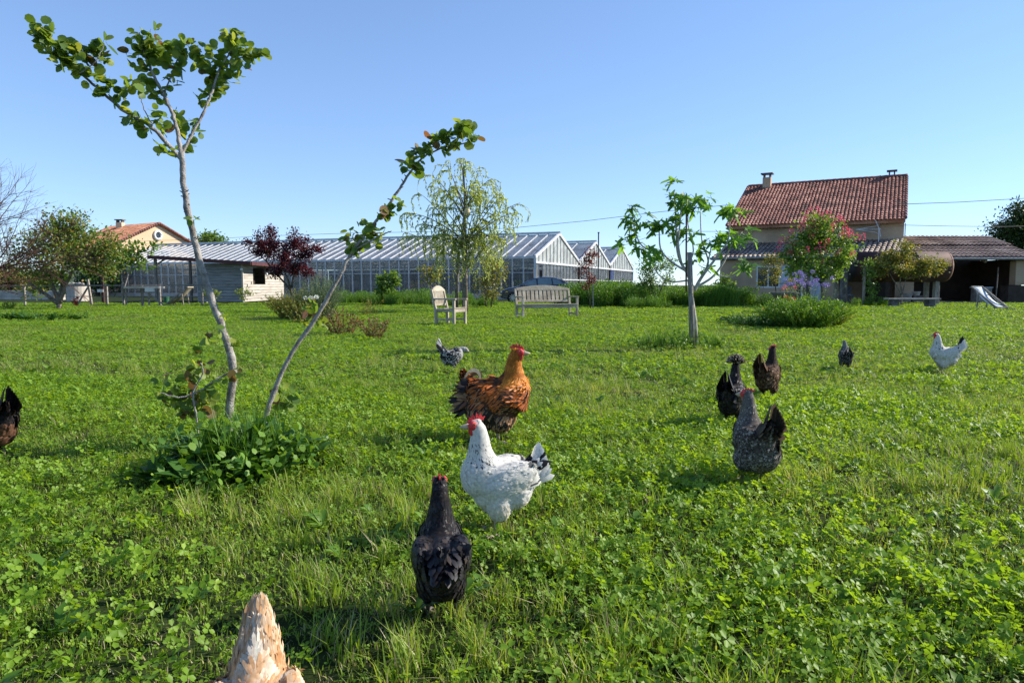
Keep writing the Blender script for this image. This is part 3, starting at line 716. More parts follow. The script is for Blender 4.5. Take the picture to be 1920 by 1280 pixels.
# ------------------------------------------------------------------ wooden shed
def shed():
    X0, X1, Xp, Y0 = -17.9, -15.35, -20.2, 39.0
    s = empty('wooden_shed', (X0, Y0, 0), 'weathered plank shed with maroon roof edge and an open side canopy', 'shed')
    n = 13; h = 2.18
    for i in range(n):
        z = .06 + i * h / n
        MB().box(((X0 + X1) / 2, Y0 + random.uniform(-.006, .006), z + h / n / 2), (X1 - X0, .035, h / n - .018)).build('plank', M['plank_grey_shade'], s)
    # right side wall, with a window opening
    Ls = 7.0; wy0, wy1, wz0, wz1 = Y0 + 1.6, Y0 + 3.6, 1.05, 2.0
    for i in range(n):
        z = .06 + i * h / n; zc = z + h / n / 2
        spans = [(Y0 + .03, wy0), (wy1, Y0 + Ls)] if wz0 < zc < wz1 else [(Y0 + .03, Y0 + Ls)]
        for a, b in spans: MB().box((X1 + random.uniform(-.006, .006), (a + b) / 2, zc), (.035, b - a, h / n - .018)).build('plank', M['plank_pale_lit'], s)
    MB().box((X0, Y0 + Ls / 2, 1.1), (.04, Ls, 2.2)).build('back_panel', M['plank_grey_shade'], s)
    MB().box(((X0 + X1) / 2, Y0 + Ls, 1.1), (X1 - X0, .04, 2.2)).build('rear_panel', M['plank_grey_shade'], s)
    MB().box((X1 - .6, Y0 + 2.6, 1.5), (.03, 1.9, 1.0)).build('shade_panel', M['dark_inside'], s)  # added dark sheet stands in for the shade behind the window opening
    MB().box((X1 + .03, Y0 - .03, 1.1), (.09, .09, 2.2)).build('corner_post', M['plank_pale_lit'], s)
    # roof plane sloping down to the right
    zl, zr = 2.62, 2.26
    MB().slab([Vector((Xp - .2, Y0 - .5, zl)), Vector((X1 + .7, Y0 - .5, zr)), Vector((X1 + .7, Y0 + Ls + .3, zr)), Vector((Xp - .2, Y0 + Ls + .3, zl))], (0, 0, 1), .05).build('roof', M['wood_grey'], s)
    MB().bar((Xp - .2, Y0 - .54, zl - .03), (X1 + .7, Y0 - .54, zr - .03), .05, .2).build('fascia', M['maroon'], s)
    MB().bar((X1 + .74, Y0 - .5, zr - .03), (X1 + .74, Y0 + Ls + .3, zr - .03), .05, .2).build('fascia', M['maroon'], s)
    for x in (Xp + .05,):
        for y in (Y0 - .2, Y0 + 4):
            MB().box((x, y, 1.25), (.13, .13, 2.5)).build('post', M['wood_post'], s)
    MB().bar((Xp + .05, Y0 - .2, 2.1), (Xp + .6, Y0 - .2, 2.5), .08, .08).build('brace', M['wood_post'], s)
    for k, (x, z) in enumerate(((X1 - .15, 2.02), (X1 + .9, 1.9))):
        pass
shed()

# ------------------------------------------------------------------ fence, low walls, table, deck chairs
def fence():
    Yf = 33.5
    f = empty('post_and_rail_fence', (-24.5, Yf, 0), 'low wooden fence with thin dark rails crossing behind the garden trees', 'fence')
    for px, hh, lean in ((-30, 1.05, 0), (48, 1.0, 0), (173, 1.3, -.1), (202, .95, 0), (268, 1.0, 0), (301, 1.05, 0), (380, .95, 0)):
        x = (px - 960) / F * Yf
        MB().bar((x, Yf, 0), (x + lean * 1.4, Yf, hh), .09, .09).build('post', M['wood_post'], f)
    xa, xb = (-120 - 960) / F * Yf, (452 - 960) / F * Yf
    MB().bar((xa, Yf - .07, .96), (xb, Yf - .07, 1.02), .04, .07).build('rail', M['wood_grey'], f)
    MB().bar((xa, Yf - .07, .47), (xb, Yf - .07, .45), .025, .03).build('rail', M['wood_grey'], f)
    x = (148 - 960) / F * Yf
    MB().bar((x, Yf - .15, 0), (x + .55, Yf, .98), .07, .07).build('brace', M['wood_post'], f)
fence()
def low_wall():
    q0, q1 = at(-140, 560, 50), at(118, 560, 47)
    w = MB().slab([Vector((q0.x, q0.y, 0)), Vector((q1.x, q1.y, 0)), Vector((q1.x, q1.y, .62)), Vector((q0.x, q0.y, .66))], (0, 1, 0), .3)
    tag(w.build('low_wall', M['concrete'], bevel=.02), 'low pale concrete wall behind the fence at far left', 'wall')
    q = at(146, 556, 44)
    t = empty('concrete_well', (q.x, q.y, 0), 'round pale concrete well ring beyond the fence with stones on top', 'well')
    MB().lathe([(.62, 0), (.62, 1.0), (.5, 1.02), (.48, .7)], 20, Matrix.Translation((q.x, q.y, 0))).build('ring', M['concrete'], t)
    s = MB()
    for k in range(5): s.ball((q.x - .4 + k * .2, q.y - .1, 1.08 + .03 * (k % 2)), (.14, .12, .1), 7, 4)
    s.build('rubble', M['stone'], t)
low_wall()
def trestle_table():
    Y = 32.9; x0, x1 = (236 - 960) / F * Y, (302 - 960) / F * Y
    t = empty('trestle_table', ((x0 + x1) / 2, Y, 0), 'pale plank table on thin legs beside the wooden shed', 'table')
    for k in range(3): MB().box(((x0 + x1) / 2, Y + .2 * k, .9), (x1 - x0, .19, .09)).build('plank', M['plank_pale_lit'], t)
    for x in (x0 + .05, x0 + .85, x1 - .55, x1 - .05):
        MB().bar((x, Y, 0), (x, Y, .87), .06, .06).build('leg', M['wood_post'], t)
    MB().bar((x1 - .5, Y - .04, .6), (x1 + .25, Y - .04, 0), .05, .06).build('brace', M['wood_post'], t)
    s = MB().box((at(283, 543, Y).x, Y - .12, at(283, 543, Y).z), (.46, .02, .2)).build('white_board', M['white_paint'])
    tag(s, 'small white board hung on the front of the plank table', 'sign')
    c = at(188, 545, 36.5); s2 = MB().box((c.x, c.y, .72), (.32, .02, .15)).build('white_board', M['white_paint']); tag(s2, 'small white board on the fence left of the plank table', 'sign')
    q = at(193, 545, 36.7); b = empty('garden_post', (q.x, q.y, 0), 'reddish wooden post with crosspiece behind the fence', 'post')
    MB().box((q.x, q.y, .85), (.12, .12, 1.7)).build('shaft', M['rust'], b); MB().bar((q.x - .25, q.y, 1.55), (q.x + .3, q.y, 1.65), .06, .08).build('crosspiece', M['rust'], b)
    u = at(312, 562, 36); bin_ = MB().lathe([(.12, 0), (.14, .35), (.16, .36), (.15, .4)], 12, Matrix.Translation((u.x, u.y, 0))).build('green_bin', M['green_plastic']); tag(bin_, 'small dark green bin at the foot of the shed canopy post', 'bin')
trestle_table()

def deck_chair(px, py, Yd, rz, cloth, label, scale=1.0):
    """folding sling chair; local +x = feet end"""
    q = Vector(((px - 960) / F * Yd, Yd, 0))
    d = empty('deck_chair', q, label, 'deck chair', None, rz)
    W = .58
    def loc(v): return Vector(v) * scale
    for s in (-1, 1):
        y = s * W / 2
        MB().bar(loc((-.55, y, .95)), loc((.62, y, .10)), .035 * scale, .05 * scale).build('side_rail', M['wood_post'], d, world=False)
        MB().bar(loc((-.30, y * .9, 0)), loc((-.22, y * .9, .68)), .035, .045).build('prop', M['wood_post'], d, world=False)
        MB().bar(loc((.62, y * .92, .03)), loc((-.05, y * .92, .55)), .03, .045).build('front_leg', M['wood_post'], d, world=False)
        MB().bar(loc((.2, y * .96, .05)), loc((.95, y * .96, .06)), .03, .04).build('foot_rail', M['wood_post'], d, world=False)
    MB().bar(loc((-.55, -W / 2, .96)), loc((-.55, W / 2, .96)), .05, .05).build('crossbar', M['wood_teak'], d, world=False)
    MB().bar(loc((.60, -W / 2, .12)), loc((.60, W / 2, .12)), .05, .05).build('crossbar', M['wood_teak'], d, world=False)
    n = 12; cl = MB(); vs = []
    for i in range(n + 1):
        t = i / n; x = -.54 + 1.14 * t; z = .95 - .83 * t - math.sin(math.pi * t) * .16
        for s in (-1, 1): vs.append(loc((x, s * W * .44, z)))
        for s in (-1, 1): vs.append(loc((x, s * W * .44, z - .012)))
    fs = []
    for i in range(n):
        a = i * 4; b = a + 4
        fs += [(a, a + 1, b + 1, b), (a + 2, b + 2, b + 3, a + 3), (a, b, b + 2, a + 2), (a + 1, a + 3, b + 3, b + 1)]
    cl.add(vs, fs).build('sling', cloth, d, smooth=True, world=False)
    return d
deck_chair(1852, 582, 28.3, R(-74), M['canvas'], 'pale blue deck chair on the lawn in front of the barn', 1.0)
deck_chair(340, 572, 34.5, R(175), M['canvas_tan'], 'tan deck chair on the grass beside the wooden shed', .95)

# ------------------------------------------------------------------ bench and armchair
def garden_seat(name, width, nslat, loc, rz, label, cat):
    """teak seat facing local -y; origin centre on ground"""
    b = empty(name, loc, label, cat, None, rz)
    w = M['wood_teak']; W = width; D = .56; H = .98
    B = lambda nm, f: f.build(nm, w, b, world=False, bevel=.006)
    for s in (-1, 1):
        x = s * (W / 2 - .035)
        B('rear_leg', MB().bar((x, .22, 0), (x, .25, .45), .06, .07).bar((x, .25, .44), (x, .36, H - .08), .06, .06))
        B('front_leg', MB().bar((x, -.28, 0), (x, -.28, .63), .065, .065))
        B('armrest', MB().bar((x, -.34, .655), (x, .30, .66), .075, .035))
        B('side_rail', MB().bar((x, -.26, .38), (x, .24, .38), .035, .08))
        B('stretcher', MB().bar((x, -.26, .14), (x, .24, .14), .03, .045))
    B('front_rail', MB().bar((-W / 2 + .05, -.285, .37), (W / 2 - .05, -.285, .37), .035, .09))
    B('rear_rail', MB().bar((-W / 2 + .05, .23, .37), (W / 2 - .05, .23, .37), .035, .09))
    for k in range(6):
        y = -.29 + k * .092
        B('seat_slat', MB().bar((-W / 2 + (.0 if k else .02), y, .435 - .012 * k), (W / 2 - (.0 if k else .02), y, .435 - .012 * k), .07, .022))
    # curved top rail
    n = 14; vs = []
    zb = H - .13
    for i in range(n + 1):
        t = i / n; x = (-W / 2 + .06) + (W - .12) * t; zt = H - .06 + .085 * math.sin(math.pi * t) * (1 if W > 1 else .9)
        vs += [(x, .315, zb), (x, .355, zb), (x, .365, zt), (x, .325, zt)]
    fs = [(0, 3, 2, 1), (n * 4, n * 4 + 1, n * 4 + 2, n * 4 + 3)]
    for i in range(n):
        for k in range(4): a = i * 4 + k; c = i * 4 + (k + 1) % 4; fs.append((a, c, c + 4, a + 4))
    B('top_rail', MB().add(vs, fs))
    B('lower_rail', MB().bar((-W / 2 + .06, .272, .52), (W / 2 - .06, .272, .52), .035, .06))
    for i in range(nslat):
        x = -W / 2 + .1 + (W - .2) * (i + .5) / nslat
        sw = (W - .2) / nslat * .74
        B('back_slat', MB().bar((x, .275, .545), (x, .335, zb + .01), sw, .018, up=(0, -1, .15)))
    return b
bl = Vector((1.06, 20.9, 0))
garden_seat('garden_bench', 1.86, 12, bl, R(21), 'weathered three-seat slatted garden bench on the lawn before the parked car', 'bench')
garden_seat('garden_armchair', .66, 8, Vector((-1.58, 17.35, 0)), R(66), 'weathered slatted garden armchair turned sideways left of the bench', 'armchair')

# ------------------------------------------------------------------ stone bench, bird bath
def stone_bench():
    Y = 30.5; xa, xb = (1660 - 960) / F * Y, (1757 - 960) / F * Y
    b = empty('stone_bench', ((xa + xb) / 2, Y, 0), 'grey stone slab bench under the bushy tree before the barn', 'bench')
    MB().box(((xa + xb) / 2, Y, .40), (xb - xa, .5, .06)).build('slab', M['stone'], b, bevel=.01)
    for x in (xa + .35, xb - .35): MB().box((x, Y, .185), (.34, .4, .37), top=(.8, .9)).build('support', M['stone_dark'], b, bevel=.01)
stone_bench()
def bird_bath():
    Y = 24.5; x = (1470 - 960) / F * Y
    b = empty('bird_bath', (x, Y, 0), 'wide shallow stone bird bath behind the flower bed', 'bird bath')
    T = Matrix.Translation((x, Y, 0))
    MB().lathe([(.17, 0), (.17, .06), (.10, .12), (.09, .45), (.14, .50)], 20, T).build('pedestal', M['stone_dark'], b, smooth=True)
    MB().lathe([(.12, .50), (.30, .56), (.44, .68), (.47, .74), (.47, .76), (.43, .76), (.28, .66), (.02, .63)], 28, T).build('basin', M['stone_dark'], b, smooth=True)
bird_bath()

# ------------------------------------------------------------------ car
def car():
    Y = 39.0; fx = (938 - 960) / F * Y
    c = empty('parked_car', (fx, Y, 0), 'dark blue hatchback parked behind the garden bench by the greenhouse', 'car')
    # side profile of the body (x from the nose, z), facing left
    prof = [(0.02, .32), (0.0, .55), (.08, .72), (.45, .84), (1.02, .96), (2.2, .99), (3.2, 1.02), (3.78, 1.05), (4.05, .92), (4.12, .6), (4.08, .3), (3.6, .22), (.5, .22)]
    roof = [(1.02, .955), (1.55, 1.26), (2.0, 1.42), (2.5, 1.475), (3.0, 1.45), (3.45, 1.33), (3.9, 1.06)]
    Wd = 1.74
    def loft(pts, insets, name, m, par=c, smooth=True):
        vs = []; k = len(pts)
        ys = (-Wd / 2, -Wd / 2 + .12, Wd / 2 - .12, Wd / 2)
        for j, y in enumerate(ys):
            for i, (x, z) in enumerate(pts):
                e = insets(i, z)
                yy = y * (1 - e); sc = .965 if j in (0, 3) else 1
                vs.append((fx + 2.05 + (x - 2.05) * sc, Y + yy, z if j in (1, 2) else .3 + (z - .3) * .985))
        fs = [tuple(range(k))[::-1], tuple(range(3 * k, 4 * k))]
        for j in range(3):
            for i in range(k):
                i2 = (i + 1) % k; fs.append((j * k + i, j * k + i2, (j + 1) * k + i2, (j + 1) * k + i))
        return MB().add(vs, fs).build(name, m, par, smooth=False, bevel=.03)
    loft(prof, lambda i, z: 0.0 if z < .9 else .03, 'body', M['car_paint'])
    cab = loft(roof + [(2.4, .96)], lambda i, z: .06 + .20 * max(0, (z - .96)) / .5, 'cabin', M['car_paint'])
    for s in (-1, 1):
        def yy(z): return Y + s * (Wd / 2 * (1 - (.06 + .20 * max(0, z - .96) / .5)) + .022)
        for poly in ([(1.2, 1.0), (1.62, 1.24), (2.0, 1.37), (2.05, 1.0)], [(2.13, 1.0), (2.1, 1.38), (2.55, 1.415), (2.85, 1.40), (2.9, 1.02)], [(2.98, 1.03), (2.93, 1.38), (3.3, 1.3), (3.55, 1.07)]):
            pts = [Vector((fx + x, yy(z), z)) for x, z in poly]
            MB().slab(pts, (0, s, 0), .004).build('side_window', M['car_glass'], c)
        MB().box((fx + 1.35, Y + s * .93, 1.0), (.14, .16, .12)).build('wing_mirror', M['car_paint'], c, bevel=.02)
        for x in (2.4, 3.15): MB().box((fx + x, Y + s * .865, .88), (.16, .02, .03)).build('door_handle', M['car_paint'], c)
    # windscreen and rear window
    for (x0, z0, x1, z1, nm) in ((1.08, 1.0, 1.95, 1.405, 'windscreen'), (3.42, 1.345, 3.86, 1.09, 'rear_window')):
        d = Vector((x1 - x0, 0, z1 - z0)); nn = Vector((-d.z, 0, d.x)).normalized()
        if nm == 'rear_window': pass
        q = [Vector((fx + x0, Y - .66, z0)), Vector((fx + x0, Y + .66, z0)), Vector((fx + x1, Y + .6, z1)), Vector((fx + x1, Y - .6, z1))]
        off = nn * .02
        MB().slab([p + off for p in q], nn, .01).build(nm, M['car_glass'], c)
    for x in (.72, 3.38):
        for s in (-1, 1):
            T = Matrix.Translation((fx + x, Y + s * .80, .31)) @ Matrix.Rotation(R(90), 4, 'X')
            wv = MB().lathe([(.22, -.10), (.31, -.095), (.315, 0), (.31, .095), (.22, .10)], 24, T).build('wheel', M['rubber'], c, smooth=True)
            rim = MB().lathe([(.04, -.108), (.05, .108)], 12, T)
            for k in range(10):
                a = 2 * math.pi * k / 10
                p0 = T @ Vector((.04 * math.cos(a), .04 * math.sin(a), 0)); p1 = T @ Vector((.215 * math.cos(a), .215 * math.sin(a), 0))
                for sy in (-.104, .104): rim.bar(p0 + Vector((0, sy, 0)), p1 + Vector((0, sy, 0)), .045, .012, up=(0, 1, 0))
            rim.build('rim', M['alloy'], wv)
    for s in (-1, 1):
        MB().box((fx + .12, Y + s * .62, .66), (.24, .3, .13), top=(.7, .9)).build('headlight', M['lamp_clear'], c)
        MB().box((fx + 4.07, Y + s * .68, .82), (.1, .22, .2)).build('tail_light', M['lamp_red'], c)
car()

# ------------------------------------------------------------------ cables
def cable(pts, label, r=.022):
    out = []
    for i in range(len(pts) - 1):
        for k in range(6): out.append(pts[i].lerp(pts[i + 1], k / 6))
    out.append(pts[-1])
    o = MB().tube(out, r, 5).build('overhead_cable', M['cable']); tag(o, label, 'cable'); return o
cable([at(1368, 384, 46.5), at(1240, 397, 50), at(1100, 414, 54), at(965, 427, 58), at(840, 434, 62), at(660, 437, 66), at(482, 443, 72), at(415, 447, 75), at(180, 455, 84)], 'long thin cable from the farmhouse eave leftwards over the greenhouse', .018)
cable([at(1690, 383, 41), at(1800, 379, 41.5), at(1920, 372, 42), at(2100, 358, 43)], 'upper thin cable right of the farmhouse roof', .018)
cable([at(1690, 422, 41), at(1780, 424, 41.5), at(1880, 425, 42.5), at(2100, 420, 44)], 'lower thin cable right of the farmhouse wall', .016)
cable([at(1368, 434, 46), at(1300, 434, 47), at(1225, 441, 49), at(1140, 470, 57)], 'short cable from the farmhouse wall to the greenhouse', .014)

# ------------------------------------------------------------------ things inside the barn and by the flower beds
def clutter():
    q = at(1590, 555, 37.5); t = empty('blue_garden_chair', (q.x, q.y, 0), 'small blue metal chair in the shade under the dark tank end', 'chair')
    for dx in (-.2, .2):
        for dy in (-.2, .2): MB().bar((q.x + dx, q.y + dy, 0), (q.x + dx, q.y + dy, .95 if dy > 0 else .45), .04, .04).build('leg', M['blue_paint'], t)
    MB().box((q.x, q.y, .46), (.46, .46, .03)).build('seat', M['blue_paint'], t)
    for k in range(4): MB().bar((q.x - .2, q.y + .2, .6 + .1 * k), (q.x + .2, q.y + .2, .6 + .1 * k), .02, .03).build('back_rail', M['blue_paint'], t)
    for px, py, w_, h_, m, lb in ((1706, 560, .55, .45, 'stone', 'grey tub on the barn floor between the tree stems'), (1724, 554, .42, .2, 'concrete', 'shallow pale basin resting on a dark box in the barn')):
        q = at(px, py, 39.0)
        if m == 'concrete':
            bx = MB().box((q.x, 39.3, .24), (.6, .45, .36)).build('storage_box', M['stone_dark'], None); tag(bx, 'dark box carrying the pale basin inside the barn', 'box'); z = .42
        else: z = .06
        o = MB().lathe([(w_ * .36, z), (w_ * .5, z + h_), (w_ * .54, z + h_), (w_ * .52, z + h_ + .03), (w_ * .4, z + h_ * .5), (.02, z + .04)], 18, Matrix.Translation((q.x, 39.3, 0))).build('tub', M[m]); tag(o, lb, 'tub')
    q = at(1840, 540, 40.5)
    t = empty('workbench', (q.x, q.y, 0), 'pale cloth-covered workbench deep inside the barn behind the deck chair', 'workbench')
    MB().box((q.x, q.y, .88), (1.0, .6, .05)).build('top', M['canvas'], t); MB().box((q.x, q.y - .02, .47), (.9, .5, .78)).build('cabinet', M['stone'], t)
    q0, q1 = at(1876, 500, 40.1), at(1868, 545, 40.0)
    o = MB().tube([(q1.x, 40.0, .06), (q1.x + .25, 40.3, 2.05)], .035, 7).build('leaning_pole', M['wood_post']); tag(o, 'wooden pole leaning inside the barn beside the ochre pillar', 'pole')
    # toy tractor like low cart by the tall grass
    q = ground(1312, 568); t = empty('toy_tractor', (q.x, q.y, 0), 'small dark toy tractor standing at the edge of the tall grass', 'toy')
    b = MB().box((q.x, q.y, .32), (.5, .28, .2), top=(.8, .8)).box((q.x - .3, q.y, .26), (.35, .22, .12)); b.build('body', M['rubber'], t, bevel=.02)
    for dx, r in ((-.42, .12), (.25, .18)):
        for sy in (-1, 1):
            MB().lathe([(r * .5, -.04), (r, -.035), (r, .035), (r * .5, .04)], 14, Matrix.Translation((q.x + dx, q.y + sy * .2, r)) @ Matrix.Rotation(R(90), 4, 'X')).build('wheel', M['rubber'], t)
    MB().tube([(q.x - .1, q.y, .42), (q.x - .18, q.y, .62)], .02, 5).build('steering_column', M['alloy'], t)
    q = ground(1290, 566); o = MB().box((q.x, q.y + .2, .2), (.75, .35, .4)).build('wooden_crate', M['stone_dark']); tag(o, 'low dark crate in the grass just left of the toy tractor', 'crate')
    # small lamps beneath the lean-to gutter
    for k, px in enumerate((1608, 1624)):
        q = at(px, 483, 37.8)
        o = MB().lathe([(.02, 0), (.07, .03), (.09, .12), (.05, .2), (.02, .22)], 10, Matrix.Translation((q.x, q.y, q.z - .1))).build('eave_lamp', M['white_paint'])
        tag(o, ('white lamp under the lean-to gutter, nearer the flowering tree', 'white lamp under the lean-to gutter, nearer the rusty tank')[k], 'lamp')
    for k, (px, py, Y) in enumerate(((453, 505, 38.7), (512, 507, 40), (500, 514, 40.5))):
        q = at(px, py, Y); o = MB().ball((q.x, q.y, q.z), .08, 10, 6).build('white_lamp', M['white_paint'])
        tag(o, ('round white lamp at the front right corner of the plank shed', 'round white lamp under the shed roof behind the purple tree', 'round white lamp beside the shed window opening')[k], 'lamp')
clutter()
# ------------------------------------------------------------------ trees and shrubs
def bez(a, b, c, n):
    return [a * (1 - t) ** 2 + b * (2 * t * (1 - t)) + c * t * t for t in [i / n for i in range(n + 1)]]

def leafy(name, label, cat, base, stems, lobes, leaf, crown_mat, bark, size=.08, per=26, spread=.22, twigs=True, group=None, T=T_OVAL, Fc=F_OVAL, hang=0.0, r0=.09, seed=1, flat=.0, part='crown', extra=None, trunkname='trunk', twig_r=.006, limb_r=.022):
    """stems: list of polylines from the base; lobes: (centre, (rx,ry,rz), clusters)"""
    rng = np.random.default_rng(seed)
    t = empty(name, base, label, cat, group)
    tb = MB(); ends = []
    for si, st in enumerate(stems):
        st = [Vector(p) for p in st]; k = len(st)
        rs = [r0 * (1 - .6 * i / (k - 1)) * (1 if si == 0 else .8) for i in range(k)]
        pts = []; rr = []
        for i in range(k - 1):
            for q in range(4):
                p = st[i].lerp(st[i + 1], q / 4) + Vector(rng.normal(size=3) * rs[i] * .22)
                pts.append(p); rr.append(rs[i] + (rs[i + 1] - rs[i]) * q / 4)
        pts.append(st[-1]); rr.append(rs[-1])
        tb.tube(pts, rr, 8); ends += [(p, r) for p, r in zip(pts[len(pts) // 3:], rr[len(pts) // 3:])]
    P = []; A = []
    for (c, rad, ncl) in lobes:
        c = Vector(c); rad = Vector(rad if hasattr(rad, '__len__') else (rad,) * 3)
        src = min(ends, key=lambda e: (e[0] - c).length + max(0, e[0].z - c.z) * 2)
        mid = src[0].lerp(c, .5) + Vector((0, 0, -.12 * (c - src[0]).length)) + Vector(rng.normal(size=3) * .08 * (c - src[0]).length)
        limb = bez(src[0], mid, c, 7)
        lr = min(src[1] * .7, limb_r * 1.6)
        tb.tube(limb, [lr * (1 - .6 * i / 7) for i in range(8)], 6)
        for j in range(ncl):
            u = unit(1, rng)[0]; rr_ = rng.uniform(.35, 1.0) ** .6
            q = c + Vector((u[0] * rad.x * rr_, u[1] * rad.y * rr_, u[2] * rad.z * rr_))
            s = limb[rng.integers(3, 8)]
            m_ = s.lerp(q, .5) + Vector((0, 0, .10 * (q - s).length)) + Vector(rng.normal(size=3) * .06 * (q - s).length)
            if hang: m_ = s.lerp(q, .5) + Vector((0, 0, .3 * (q - s).length))
            tw = bez(s, m_, q, 5)
            if twigs: tb.tube(tw, [twig_r * (1.4 - i * .2) for i in range(6)], 4)
            k = max(3, int(per * rng.uniform(.6, 1.3)))
            tt = rng.uniform(.35, 1.05, k)
            for x in tt:
                i = min(4, int(x * 5)); b_ = tw[i].lerp(tw[i + 1], min(1.0, x * 5 - i)) if x < 1 else q
                P.append(np.array(b_) + rng.normal(size=3) * spread * .5 * np.array([1, 1, .8])); 
                A.append(np.array((q - s).normalized()) * .6 + rng.normal(size=3) * .8 + np.array([0, 0, -hang]))
    tb.build(trunkname, bark, t, smooth=True)
    P = np.array(P); A = np.array(A); n = len(P)
    N = unit(n, rng) + np.array([0, 0, .8 + flat])
    V, fs = batch(T, Fc, P - np.array(base), A, N, size * rng.uniform(.7, 1.3, n))
    link(part, np_mesh(part, V, fs, leaf), t)
    return t

def px_lobes(Y, lst, dep=None):
    out = []
    for (px, py, rx, ry, n) in lst:
        k = Y / F
        yo = 0 if dep is None else RNG.uniform(-dep, dep)
        c = at(px, py, Y + yo)
        out.append((c, (rx * k, rx * k * .9, ry * k), n))
    return out

# left apricot tree
Y = 28.5; b = Vector((at(112, 595, Y).x, Y, 0))
leafy('apricot_tree', 'bushy fruit tree with reddish shoots at left before the fence', 'tree', b,
      [[b, at(110, 565, Y)], [at(110, 568, Y), at(100, 535, Y), at(92, 500, Y + .4)], [at(111, 568, Y), at(125, 530, Y), at(140, 500, Y - .3)], [at(108, 568, Y), at(75, 545, Y), at(55, 530, Y)], [at(112, 566, Y), at(117, 520, Y + .2), at(118, 480, Y + .2)]],
      px_lobes(Y, [(60, 465, 34, 34, 16), (100, 445, 40, 34, 24), (150, 440, 40, 30, 24), (195, 455, 30, 34, 18), (125, 480, 50, 32, 26), (70, 505, 36, 26, 8), (180, 495, 40, 26, 18), (205, 480, 24, 40, 12), (45, 500, 30, 26, 4), (95, 520, 30, 20, 8), (30, 470, 22, 18, 3), (100, 415, 26, 14, 8), (145, 412, 22, 12, 8), (60, 540, 16, 20, 4)], .7),
      M['l_apricot'], None, M['bark_mid'], size=.125, per=50, spread=.50, r0=.12, seed=11, limb_r=.05, twig_r=.012)
# bare tree at the left edge
def bare_tree():
    Y = 26.0; b = Vector((at(-95, 590, Y).x, Y, 0))
    t = empty('bare_tree', b, 'leafless reddish twiggy tree reaching in from the left edge', 'tree')
    rng = np.random.default_rng(5); mb = MB()
    def grow(p, d, L, r, dep):
        n = 5; pts = [p]; 
        for i in range(n):
            d = (d + Vector(rng.normal(size=3) * .09) + Vector((0, 0, .02))).normalized(); p = p + d * (L / n); pts.append(p)
        mb.tube(pts, [r * (1 - .5 * i / n) for i in range(n + 1)], 5 if dep > 2 else 6)
        if dep < 5:
            for k in range(3 if dep < 4 else 3):
                i = rng.integers(2, n + 1); dd = (d + Vector(rng.normal(size=3) * .42)).normalized()
                grow(pts[i], dd, L * rng.uniform(.55, .8), r * .55, dep + 1)
            grow(pts[-1], d, L * .72, r * .55, dep + 1)
    mb.tube([b, b + Vector((0, 0, .9))], [.16, .13], 8)
    for d, L in (((.6, 0, .75), 2.1), ((.85, -.1, .45), 2.2), ((.35, .2, .9), 2.2), ((.75, .2, .35), 1.9), ((-.3, 0, .9), 1.6), ((.9, 0, .18), 1.8)):
        grow(b + Vector((0, 0, .8)), Vector(d).normalized(), L, .05, 1)
    mb.build('branches', M['twig_red'], t)
bare_tree()
# small tree by the fence, big leaves
Y = 33.2; b = Vector((at(232, 578, Y).x, Y, 0))
leafy('fruit_tree', 'small large-leaved green tree growing against the fence below the peach house', 'tree', b,
      [[b, at(230, 540, Y), at(228, 510, Y)], [at(231, 545, Y), at(245, 500, Y)]],
      px_lobes(Y, [(240, 480, 26, 22, 14), (262, 464, 18, 12, 7), (290, 462, 12, 8, 4), (225, 500, 20, 16, 9), (262, 492, 16, 16, 7), (215, 470, 22, 20, 10)], .3),
      M['l_mid'], None, M['bark_grey'], size=.18, per=16, spread=.3, r0=.06, seed=12)
# purple plum
Y = 34; b = Vector((at(548, 575, Y).x, Y, 0))
leafy('purple_plum_tree', 'dark purple leaved plum tree in front of the shed roof', 'tree', b,
      [[b, at(545, 540, Y), at(535, 512, Y)], [at(546, 545, Y), at(520, 515, Y), at(500, 490, Y)], [at(546, 540, Y), at(552, 505, Y), at(556, 480, Y)]],
      px_lobes(Y, [(500, 465, 18, 26, 12), (488, 450, 10, 22, 7), (511, 440, 9, 22, 7), (552, 450, 12, 28, 9), (569, 462, 10, 26, 6), (530, 480, 26, 26, 16), (575, 480, 18, 14, 9), (592, 466, 10, 8, 4), (560, 505, 20, 16, 8), (515, 505, 20, 12, 7), (480, 470, 10, 8, 3), (466, 454, 8, 5, 2), (585, 510, 12, 10, 4), (540, 500, 26, 16, 8)], .4),
      M['l_plum'], None, M['bark_dark'], size=.105, per=80, spread=.26, r0=.07, seed=13)
